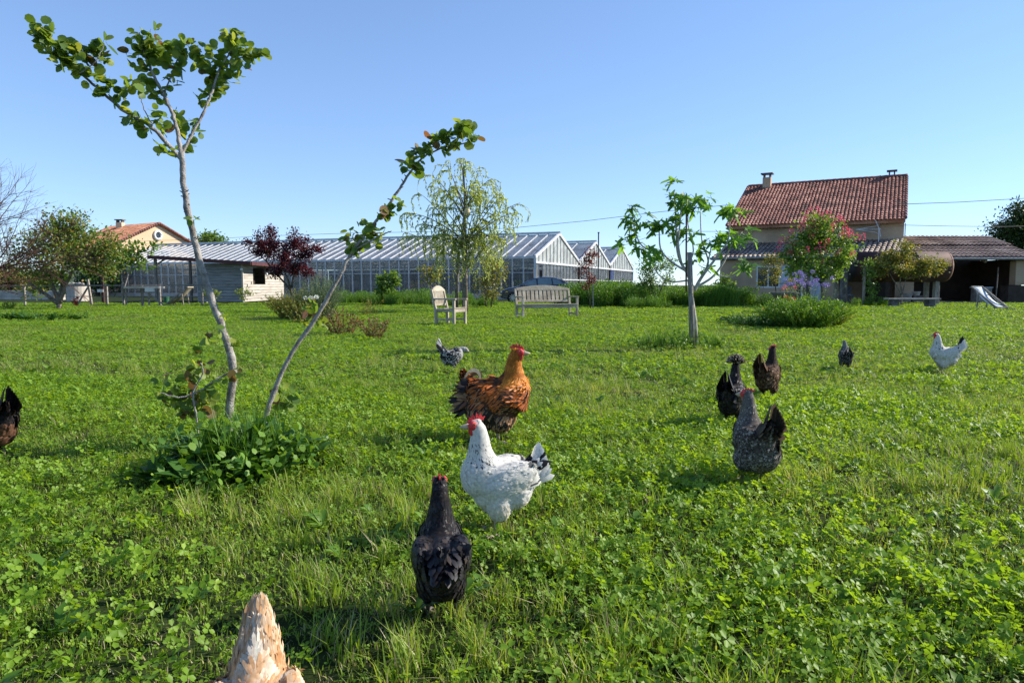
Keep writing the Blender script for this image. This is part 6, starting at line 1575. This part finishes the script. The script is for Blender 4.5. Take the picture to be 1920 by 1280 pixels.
def bird(name, label, cat, loc, heading, size, colour, seed=1, bow=0.0, nf=2600, comb=1.0, tail='hen', legs='leg_pale', gloss=False, fluff=1.0, beak='beak', crest=False, slim=1.0, lace=None, fluffm=False, tlen=1.0, soft=.22, cushion=26, edge=1.0, wattle=1.0, group=None, roll=0.0, twist=0.0, long_f=1.0, face='comb_red', fat=1.0, tailup=0.0, saddle=False, necklen=0.0):
    rng = np.random.default_rng(seed)
    t = empty(name, loc, label, cat, group, R(heading)); t.scale = (size,) * 3
    sp = []
    for i, (x, z, h, w) in enumerate(HEN):
        if i >= 6:      # neck: lean forward and down when bowing
            q = (i - 5) / 6.0; x2 = x + bow * .17 * q; z2 = z - bow * .27 * q + necklen * q; x, z = x2, z2
        if i < 3: z += tailup * (3 - i) / 3; 
        sp.append((x, z, h * (fat if 1 < i < 7 else 1), w * (fat if 1 < i < 7 else 1)))
    ex = [((.060, 0, .245), (.078, .076, .092), 0), ((-.070, 0, .170), (.082 * fluff, .084 * fluff, .078 * fluff), 0), ((-.105, 0, .205), (.07, .062, .07), 0), ((0, 0, .175), (.095, .088, .075), 0)]
    for s in (-1, 1):
        ex.append(((.0, s * .046, .130), (.052 * fluff, .042 * fluff, .066), .15)); ex.append(((-.035, s * .064, .230), (.118, .034, .066), .30))
    me = hen_body(sp, ex); nv = len(me.vertices)
    co = np.empty(nv * 3, dtype=np.float32); me.vertices.foreach_get('co', co); co = co.reshape(-1, 3)
    c = colour(co, np.random.default_rng(seed + 5), 'skin')
    a = me.color_attributes.new('Col', 'FLOAT_COLOR', 'POINT'); c4 = np.ones((nv, 4), dtype=np.float32); c4[:, :3] = c; a.data.foreach_set('color', c4.ravel())
    me.materials.append(M['feather']); body = link('body', me, t)
    # feathers over the skin
    me.calc_loop_triangles(); nt_ = len(me.loop_triangles); tri = np.empty(nt_ * 3, dtype=np.int32); me.loop_triangles.foreach_get('vertices', tri); tri = tri.reshape(-1, 3)
    A_, B_, C_ = co[tri[:, 0]], co[tri[:, 1]], co[tri[:, 2]]; nr = np.cross(B_ - A_, C_ - A_); ar = np.linalg.norm(nr, axis=1); nr /= ar[:, None] + 1e-12
    cen = (A_ + B_ + C_) / 3; hz = sp[9][1]; hx = sp[9][0]
    nk = sstep(.27, .34, cen[:, 2] if bow < .3 else cen[:, 0] + .22) * (cen[:, 0] > .0)
    wgt = ar * (1 + 1.6 * nk); k = rng.choice(nt_, nf, p=wgt / wgt.sum()); u, v = rng.uniform(0, 1, (2, nf)); fl = u + v > 1; u[fl] = 1 - u[fl]; v[fl] = 1 - v[fl]
    P = A_[k] + (B_ - A_)[k] * u[:, None] + (C_ - A_)[k] * v[:, None]; Nn = nr[k]; nkk = nk[k]
    inface = (np.hypot(P[:, 0] - sp[11][0], P[:, 2] - sp[11][1]) < .030); kp = ~inface; P, Nn, nkk = P[kp], Nn[kp], nkk[kp]; m = len(P)
    lowf = sstep(.20, .12, P[:, 2]); tl = sstep(-.10, -.16, P[:, 0])
    Fl = np.stack([-1 + .75 * nkk + .65 * lowf + .2 * tl, np.zeros(m), -.15 - 1.0 * nkk * (1 - .6 * bow) - .9 * lowf + 1.5 * tl], 1) + rng.normal(size=(m, 3)) * .14
    if saddle: Fl[:, 2] -= .9 * (1 - tl) * (P[:, 0] < .03)
    Fl -= Nn * (Fl * Nn).sum(1)[:, None]; 
    Fl = Fl / (np.linalg.norm(Fl, axis=1, keepdims=True) + 1e-9) + Nn * (.015 if saddle else .045)
    S = (.034 - .012 * nkk - .004 * lowf) * rng.uniform(.75, 1.25, m) * long_f; W = S * (.50 - .16 * nkk - .1 * lowf) * slim
    S = S * np.where(np.hypot(P[:, 0] - hx, P[:, 2] - hz) < .04, .5, 1)
    if saddle: W *= np.where(P[:, 2] > .2, .42, .8); S *= np.where(P[:, 2] > .2, 1.25, 1)
    V, fs = batch(T_FE, F_FE, P - Nn * .001, Fl, Nn, S, W); cc = colour(P, rng, 'feather'); tips = np.repeat(cc, 9, axis=0)
    # darker feather bases and lighter rim give each feather an edge
    if lace: tips = tips * np.tile(np.array(lace), m)[:, None]
    else: tips = tips * (1 + edge * (np.tile(np.array([.8, .8, .98, .98, 1.06, 1.06, 1.08, .86, .95]), m)[:, None] - 1))
    pm = np_mesh('plumage', V, fs, M['feather_fluff' if fluffm else 'feather_gloss' if gloss else 'feather'], smooth=True, cols=tips); soft_normals(pm, Nn, 9, rng, soft)
    pl = link('plumage', pm, t); pl['kind'] = 'stuff'
    # primaries folded on the wings
    wp = []; wa = []; wn_ = []; ws_ = []; ww = []
    for s in (-1, 1):
        for i in range(11):
            q = i / 10; wp.append((-.045 - .05 * q, s * (.090 - .022 * q), .255 - .055 * q * 1.0)); wa.append((-1, -s * .16, .10 + .28 * (1 - q))); wn_.append((0, s, .25)); ws_.append(.085 + .02 * (1 - q)); ww.append(.030)
    wp = np.array(wp); V, fs = batch(T_FE, F_FE, wp, np.array(wa, dtype=float), np.array(wn_, dtype=float), np.array(ws_), np.array(ww)); cc = np.repeat(colour(wp, rng, 'wing'), 9, axis=0) * np.tile(np.array([.8, .8, .95, .95, 1.05, 1.05, 1.08, .82, .92]), len(wp))[:, None]
    link('wing_feathers', np_mesh('wing_feathers', V, fs, M['feather_gloss' if gloss else 'feather'], cols=cc), t)['kind'] = 'stuff'
    # tail fan
    tp = []; ta = []; tn = []; ts = []; tw = []
    if tail == 'fluffy':
        for i in range(2400):
            s = rng.choice([-1, 1]); q = rng.random(); an = rng.uniform(0, 6.28); rr_ = .058 * (1 - .62 * q ** 1.3); tp.append((-.115 - .075 * q + rr_ * math.cos(an) * .8, rr_ * math.sin(an), .235 + .125 * q + .3 * rr_ * math.cos(an))); ta.append((-.42 - .22 * math.cos(an) + .08 * rng.normal(), -.25 * math.sin(an) + .08 * rng.normal(), 1.0)); tn.append((math.cos(an), math.sin(an), .1)); ts.append(.042 + .026 * rng.random()); tw.append(.0095)
        for i in range(1500):   # loose down that softens the outline
            q = rng.random(); an = rng.uniform(0, 6.28); rr_ = .057 * (1 - .60 * q ** 1.3); tp.append((-.115 - .075 * q + rr_ * math.cos(an) * .8, rr_ * math.sin(an), .225 + .13 * q + .3 * rr_ * math.cos(an))); ta.append((-.42 - .06 * math.cos(an) + .13 * rng.normal(), -.08 * math.sin(an) + .13 * rng.normal(), 1.0)); tn.append((math.cos(an), math.sin(an), .1)); ts.append(.026 + .024 * rng.random()); tw.append(.0013)
    elif tail == 'low':
        for i in range(60):
            s = rng.choice([-1, 1]); q = rng.random(); tp.append((-.10 - .06 * q, s * (.05 * rng.random()) * (1 - .5 * q), .285 - .05 * q)); ta.append((-1, s * .12, -.05 - .35 * rng.random())); tn.append((-.2, s * .5, 1.0)); ts.append(.06 + .045 * rng.random()); tw.append(.030)
    elif tail == 'hen':
        for s in (-1, 1):
            for i in range(8):
                q = i / 7; tp.append((-.135 - .02 * q, s * (.012 + .034 * (1 - q)), .262 + .030 * q + tailup * .8)); ta.append((-.72 + .50 * (q - .2), s * (.10 * (1 - q)), .55 + .55 * q)); tn.append((.5, s * 1.2, .25)); ts.append((.115 + .03 * q) * tlen); tw.append(.040)
        for i in range(cushion):
            s = rng.choice([-1, 1]); tp.append((-.10 - .05 * rng.random(), s * (.028 + .02 * (cushion > 30)) * rng.random(), .24 + .05 * rng.random() + tailup * .6)); ta.append((-.8, s * .2 * rng.random(), .15 + .75 * rng.random())); tn.append((.4, s, .3)); ts.append(.065 + .03 * rng.random()); tw.append(.032)
    else:   # full cock's tail
        for s in (-1, 1):
            for i in range(8):
                q = i / 7; tp.append((-.13, s * .02, .26)); ta.append((-.8 + .3 * q, s * .14, -.25 + .65 * q)); tn.append((.3, s, .3)); ts.append(.085); tw.append(.045)
        for i in range(120):
            s = rng.choice([-1, 1]); q = rng.random(); tp.append((-.09 - .07 * q, s * .05 * rng.random(), .27 - .12 * rng.random() * q)); ta.append((-.7, s * .25, -.7 + 1.0 * rng.random())); tn.append((.2, s * .8, .7)); ts.append(.07 + .05 * rng.random()); tw.append(.022)
    tp = np.array(tp); V, fs = batch(T_FE, F_FE, tp, np.array(ta, dtype=float), np.array(tn, dtype=float), np.array(ts), np.array(tw)); cc = np.repeat(colour(tp, rng, 'tail'), 9, axis=0) * (1 + edge * (np.tile(np.array([.8, .8, .95, .95, 1.05, 1.05, 1.05, .82, .92]), len(tp))[:, None] - 1))
    tm_ = np_mesh('tail', V, fs, M['feather_fluff' if fluffm else 'feather_gloss' if gloss else 'feather'], smooth=tail == 'fluffy', cols=cc)
    if tail == 'fluffy': soft_normals(tm_, np.array(tn, dtype=float), 9, rng, soft)
    link('tail', tm_, t)
    if tail == 'cock':
        for (s, bendz, L_, m_) in ((-1, 1.0, 1.0, (.62, .5, .32)), (1, .75, .9, (.3, .2, .08)), (-.3, .6, .8, (.12, .07, .04))):
            k2 = 12; vs = []; fs2 = []
            for i in range(k2 + 1):
                a = i / k2; ang = a * math.pi * 1.05; cx = -.10 - .042 * L_ * (1 - math.cos(ang)) ; cz = .315 + .05 * bendz * math.sin(ang) - .05 * a * a; wdt = .008 * math.sin(math.pi * min(1, a + .12)) + .0015
                for e in (-1, 1): vs.append((cx + e * wdt * math.cos(ang) * .9, s * .018, cz + e * wdt * math.sin(ang)))
            for i in range(k2): fs2.append((2 * i, 2 * i + 1, 2 * i + 3, 2 * i + 2))
            me2 = np_mesh('sickle_feather', np.array(vs), [np.array(fs2)], M['feather'], cols=np.array([m_] * len(vs))); link('sickle_feather', me2, t)
    # head
    H = Vector((sp[10][0], 0, sp[10][1])); d = Vector((1, 0, -.05 - .9 * bow)).normalized(); tw_ = Matrix.Rotation(R(twist), 4, 'Z')
    Q = Matrix.Translation(H) @ tw_ @ Matrix.Rotation(math.atan2(-d.z, d.x), 4, 'Y')
    loc = lambda mb: [setattr(mb, 'v', [Q @ v for v in mb.v])] and mb
    hb = loc(MB().lathe([(.012, 0), (.010, .008), (.007, .018), (.0015, .030)], 10, Matrix.Translation((.027, 0, -.003)) @ Matrix.Scale(1.2, 4) @ Matrix.Rotation(R(90), 4, 'Y')))
    hb.build('beak', M[beak], t, smooth=True, world=False)
    if not crest or comb > .2:
        fc = MB(); 
        for s in (-1, 1): fc.ball((.013, s * .0165, .001), (.020, .0095, .019), 10, 7)
        loc(fc).build('face', M[face], t, smooth=True, world=False)
    for s in (-1, 1):
        e = loc(MB().ball((.010, s * .0250, .006), (.0050, .0030, .0050), 10, 6)).build('eye', M['eye'], t, smooth=True, world=False)
        loc(MB().ball((.0105, s * .0272, .006), (.0026, .0018, .0026), 8, 5)).build('pupil', M['pupil'], e, smooth=True, world=False)
    if comb > 0:
        cm = MB(); k = comb; prof = []
        base_ = [(-.026, .018), (-.018, .020), (0, .021), (.016, .014), (.026, .004)]
        tops = [(.030, .010), (.022, .034), (.016, .022), (.008, .046), (.000, .027), (-.008, .050), (-.014, .028), (-.024, .044), (-.030, .026), (-.042, .030), (-.034, .016)]
        tops = [(x, .012 + (z - .012) * k) for x, z in tops]; poly = base_ + tops
        ctr = (-.004, .022); n = len(poly)
        for sgn in (-1, 1):
            vs = [(ctr[0], sgn * .0042, ctr[1])] + [(x, sgn * .0022, z) for x, z in poly]; f = [(0, i + 1, (i + 1) % n + 1) for i in range(n)]
            cm.add(vs, f if sgn < 0 else [q[::-1] for q in f])
        vs = [(x, sgn * .0022, z) for sgn in (-1, 1) for x, z in poly]; cm.add(vs, [(i, n + i, n + (i + 1) % n, (i + 1) % n) for i in range(n)])
        loc(cm).build('comb', M['comb_red'], t, world=False, smooth=False)
    if wattle > 0:
        for s in (-1, 1): loc(MB().ball((.014, s * .009, -.024 * (.6 + .4 * wattle)), (.012 * wattle, .004, .019 * wattle), 10, 7)).build('wattle', M['comb_red'], t, smooth=True, world=False)
    if crest:
        k = 420; u = unit(k, rng); u[:, 2] = np.abs(u[:, 2]) * 1.0; P = np.array([Q @ Vector((-.012 + .012 * q[0], .015 * q[1], .014 + .012 * q[2])) for q in u])
        Fl = u * np.array([1, 1, .9]) + np.array([-.15, 0, .1]) + rng.normal(size=(k, 3)) * .15; V, fs = batch(T_FE, F_FE, P, Fl, u, .048 * rng.uniform(.7, 1.3, k), .013); cc = np.repeat(colour(P, rng, 'crest'), 9, axis=0); 
        cr = link('crest', np_mesh('crest', V, fs, M['feather'], cols=cc), t); cr['kind'] = 'stuff'
    # legs and toes
    for s in (-1, 1):
        lg = MB(); x0 = .005 + s * .012; lg.tube([(x0, s * .045, .13), (x0 - .012, s * .045, .085), (x0 + .004, s * .046, .012)], [.012, .008, .0065], 8)
        for a, L_ in ((0, .055), (.45, .045), (-.45, .045), (math.pi, .025)):
            lg.tube([(x0 + .004, s * .046, .010), (x0 + .004 + math.cos(a) * L_ * .6, s * .046 + math.sin(a) * L_ * .6, .012), (x0 + .004 + math.cos(a) * L_, s * .046 + math.sin(a) * L_, .003)], [.006, .005, .0025], 6)
        lg.build('leg', M[legs], t, smooth=True, world=False)
    return t

def jit(n, rng, s=.1): return (1 + rng.normal(size=(n, 1)) * s)
def col_white(P, rng, kind):
    n = len(P); c = np.tile([.78, .75, .68], (n, 1)) * jit(n, rng, .03)
    if kind == 'skin': return np.tile([.74, .71, .64], (n, 1))
    if kind == 'tail':
        blk = rng.uniform(0, 1, n) < np.where(P[:, 2] > np.quantile(P[:, 2], .8), .9, .06); c[blk] = [.02, .02, .022]; return c
    if kind == 'feather':
        nz = (P[:, 2] > .30) & (P[:, 2] < .385) & (P[:, 0] > .0) & (P[:, 0] < .12); b = nz & (rng.uniform(0, 1, n) < .34); c[b] = [.07, .07, .075]
        d = P[:, 2] < .15; c[d] *= np.array([.95, .9, .8])
    if kind == 'wing': b = rng.uniform(0, 1, n) < .2; c[b] = [.12, .12, .12]
    return np.clip(c, 0, .85)
def col_black(P, rng, kind):
    n = len(P); c = np.tile([.016, .014, .016], (n, 1)) * jit(n, rng, .3); b = rng.uniform(0, 1, n) < .15; c[b] = [.045, .032, .025]; return np.clip(c, .004, 1)
def col_black_brown(P, rng, kind):
    c = col_black(P, rng, kind); m = P[:, 2] < .20; c[m] = np.array([.17, .085, .05]) * jit(m.sum(), rng, .2); return np.clip(c, .004, 1)
def col_rooster(P, rng, kind):
    n = len(P); c = np.zeros((n, 3)); r = rng.uniform(0, 1, n)
    neck = sstep(.25, .32, P[:, 2]) * (P[:, 0] > .02)
    gold = np.array([.68, .24, .025]); red = np.array([.50, .125, .018]); dark = np.array([.022, .014, .011]); tan = np.array([.36, .19, .09])
    c[:] = red; c = c * (1 - neck[:, None]) + gold * neck[:, None]
    dk = (r < .20) & (neck < .5); c[dk] = dark
    low = P[:, 2] < .20; c[low & (r < .62)] = dark; c[low & (r >= .62)] = tan
    br = (P[:, 0] > .06) & (P[:, 2] < .27) & (P[:, 2] > .19); c[br & (r > .45)] = [.30, .09, .03]
    rear = P[:, 0] < -.06; c[rear & (r < .40)] = dark; c[rear & (r > .86)] = tan
    if kind == 'tail': c[:] = dark; c[r > .72] = tan * .9; c[(r > .55) & (r <= .72)] = [.16, .06, .03]
    if kind == 'skin': c = c * 0 + np.array([.10, .04, .018]); c[neck > .5] = [.4, .13, .02]
    if kind == 'wing': c[:] = [.30, .09, .03]; c[r < .4] = dark
    return np.clip(c * jit(n, rng, .14), .003, .8)
def col_barred(P, rng, kind):
    n = len(P); k = np.sin((P[:, 2] * 1.2 - P[:, 0] * .7) * 420 + rng.normal(size=n) * .9); w = (k > -.15)[:, None]
    lt = np.array([.27, .25, .22]); dk = np.array([.12, .105, .09]); c = np.where(w, lt, dk)
    if kind == 'tail': c = np.where((rng.uniform(0, 1, n) > .6)[:, None], np.array([.17, .12, .085]), np.array([.05, .037, .03]))
    if kind == 'skin': c = np.tile([.14, .125, .11], (n, 1))
    up = sstep(.24, .30, P[:, 2])[:, None]; back = (P[:, 0] < .02)[:, None]
    c = np.where(back & (rng.uniform(0, 1, n) < .55)[:, None] & (P[:, 2] > .18)[:, None], np.array([.09, .072, .055]), c)
    return np.clip(c * jit(n, rng, .15), .003, .8)
def col_brown(P, rng, kind):
    n = len(P); r = rng.uniform(0, 1, n); c = np.tile([.13, .07, .04], (n, 1)); c[r < .35] = [.05, .028, .02]; c[r > .82] = [.24, .15, .09]
    nk = (P[:, 2] > .32) & (P[:, 0] > 0); c[nk] = [.035, .022, .018]; return np.clip(c * jit(n, rng, .15), .003, .8)
def col_speckled(P, rng, kind):
    n = len(P); r = rng.uniform(0, 1, n); c = np.tile([.02, .02, .022], (n, 1)); c[r > .66] = [.55, .54, .52]
    nk = (P[:, 0] > .09); c[nk & (r > .25)] = [.62, .60, .57]; return np.clip(c * jit(n, rng, .1), .003, .8)
def col_grey_speck(P, rng, kind):
    n = len(P); r = rng.uniform(0, 1, n); c = np.tile([.035, .034, .036], (n, 1)); c[r > .7] = [.36, .35, .34]
    nk = (P[:, 2] > .36); c[nk] = [.22, .215, .21]; return np.clip(c * jit(n, rng, .2), .003, .8)
def col_crested(P, rng, kind):
    c = col_black(P, rng, kind); n = len(P)
    if kind == 'crest': r = rng.uniform(0, 1, n); c[r > .45] = [.50, .44, .35]; c[(r > .2) & (r <= .45)] = [.14, .10, .07]
    return c
def col_buff(P, rng, kind):
    n = len(P); r = .5 + .32 * np.sin(P[:, 0] * 85 + P[:, 1] * 70 + 2) * np.cos(P[:, 2] * 48 - P[:, 1] * 85) + rng.normal(size=n) * .08 + np.clip((P[:, 2] - .28) * 3, 0, .25)
    a = np.array([.50, .19, .055]); b = np.array([.74, .47, .25]); c = np.array([.83, .75, .62]); k = np.clip(r * 2 + .15, 0, 2)[:, None]
    col = np.where(k < 1, a + (b - a) * k, b + (c - b) * (k - 1)); return np.clip(col * jit(n, rng, .06), .003, .85)

def gp(px, py): return ground(px, py)
bird('white_hen', 'large white hen with black tail tips standing left-facing behind the black hen', 'hen', gp(928, 1000), 200, 1.02, col_white, seed=1, nf=8500, comb=1.0, long_f=.72, edge=.35, soft=.12, tlen=.8, cushion=70, tailup=-.06)
bird('black_hen', 'black hen seen from behind standing nearest the camera at centre', 'hen', gp(828, 1155), 98, .89, col_black, seed=2, nf=4600, comb=.5, wattle=.5, legs='leg_dark', gloss=True, beak='beak_dark', tail='low', fat=.92, fluff=.95, tailup=-.04)
bird('rooster', 'big orange and black rooster with curled pale tail feather', 'rooster', gp(940, 829), -8, 1.31, col_rooster, seed=3, nf=12000, comb=.9, tail='cock', gloss=True, fluff=1.35, saddle=True, long_f=1.05, fat=1.22, lace=None)
bird('black_and_white_hen', 'small black and white mottled hen pecking behind the rooster', 'hen', gp(850, 697), 8, .86, col_speckled, seed=4, nf=1800, bow=.62, comb=.0, wattle=0, legs='leg_dark', tailup=.04, face='beak')
bird('buff_hen', 'buff and white hen at the bottom edge, tail pointing up', 'hen', Vector((-.442, 1.10, 0)), -74, .96, col_buff, seed=5, nf=17000, comb=.8, long_f=.85, bow=.7, tailup=.045, tail='fluffy', slim=.5, edge=0, soft=.05, fluffm=True)
bird('black_brown_hen', 'black hen with brown belly cut by the left edge', 'hen', gp(-10, 862), 150, 1.0, col_black_brown, seed=6, nf=3000, comb=.7, tailup=.02)
bird('barred_hen', 'grey barred hen with red comb, front one of the right-hand group', 'hen', gp(1410, 905), 96, 1.0, col_barred, seed=7, nf=8000, long_f=.72, cushion=110, lace=[.35, .35, 1.7, 1.7, .45, .45, .3, 1.9, .5], comb=.6, fluff=1.25, twist=48, fat=1.05, tailup=.02)
bird('crested_hen', 'black hen with shaggy pale crest behind the barred hen', 'hen', gp(1372, 798), 58, .98, col_crested, seed=8, nf=3000, comb=0, wattle=0, crest=True, legs='leg_dark', gloss=True, face='beak_dark')
bird('brown_hen', 'brown hen with red face looking left, right of the crested hen', 'hen', gp(1440, 749), 48, 1.0, col_brown, seed=9, nf=2600, comb=.8, twist=80)
bird('grey_speckled_hen', 'small grey speckled hen alone on the lawn behind the brown hen', 'hen', gp(1584, 694), 76, .78, col_grey_speck, seed=10, nf=1600, comb=0, wattle=0, face='beak_dark', bow=.08, fat=1.1, tailup=-.05)
bird('white_hen', 'white hen with black tail tips at far right of the lawn', 'hen', gp(1766, 700), 170, .99, col_white, seed=11, nf=2400, comb=.8)
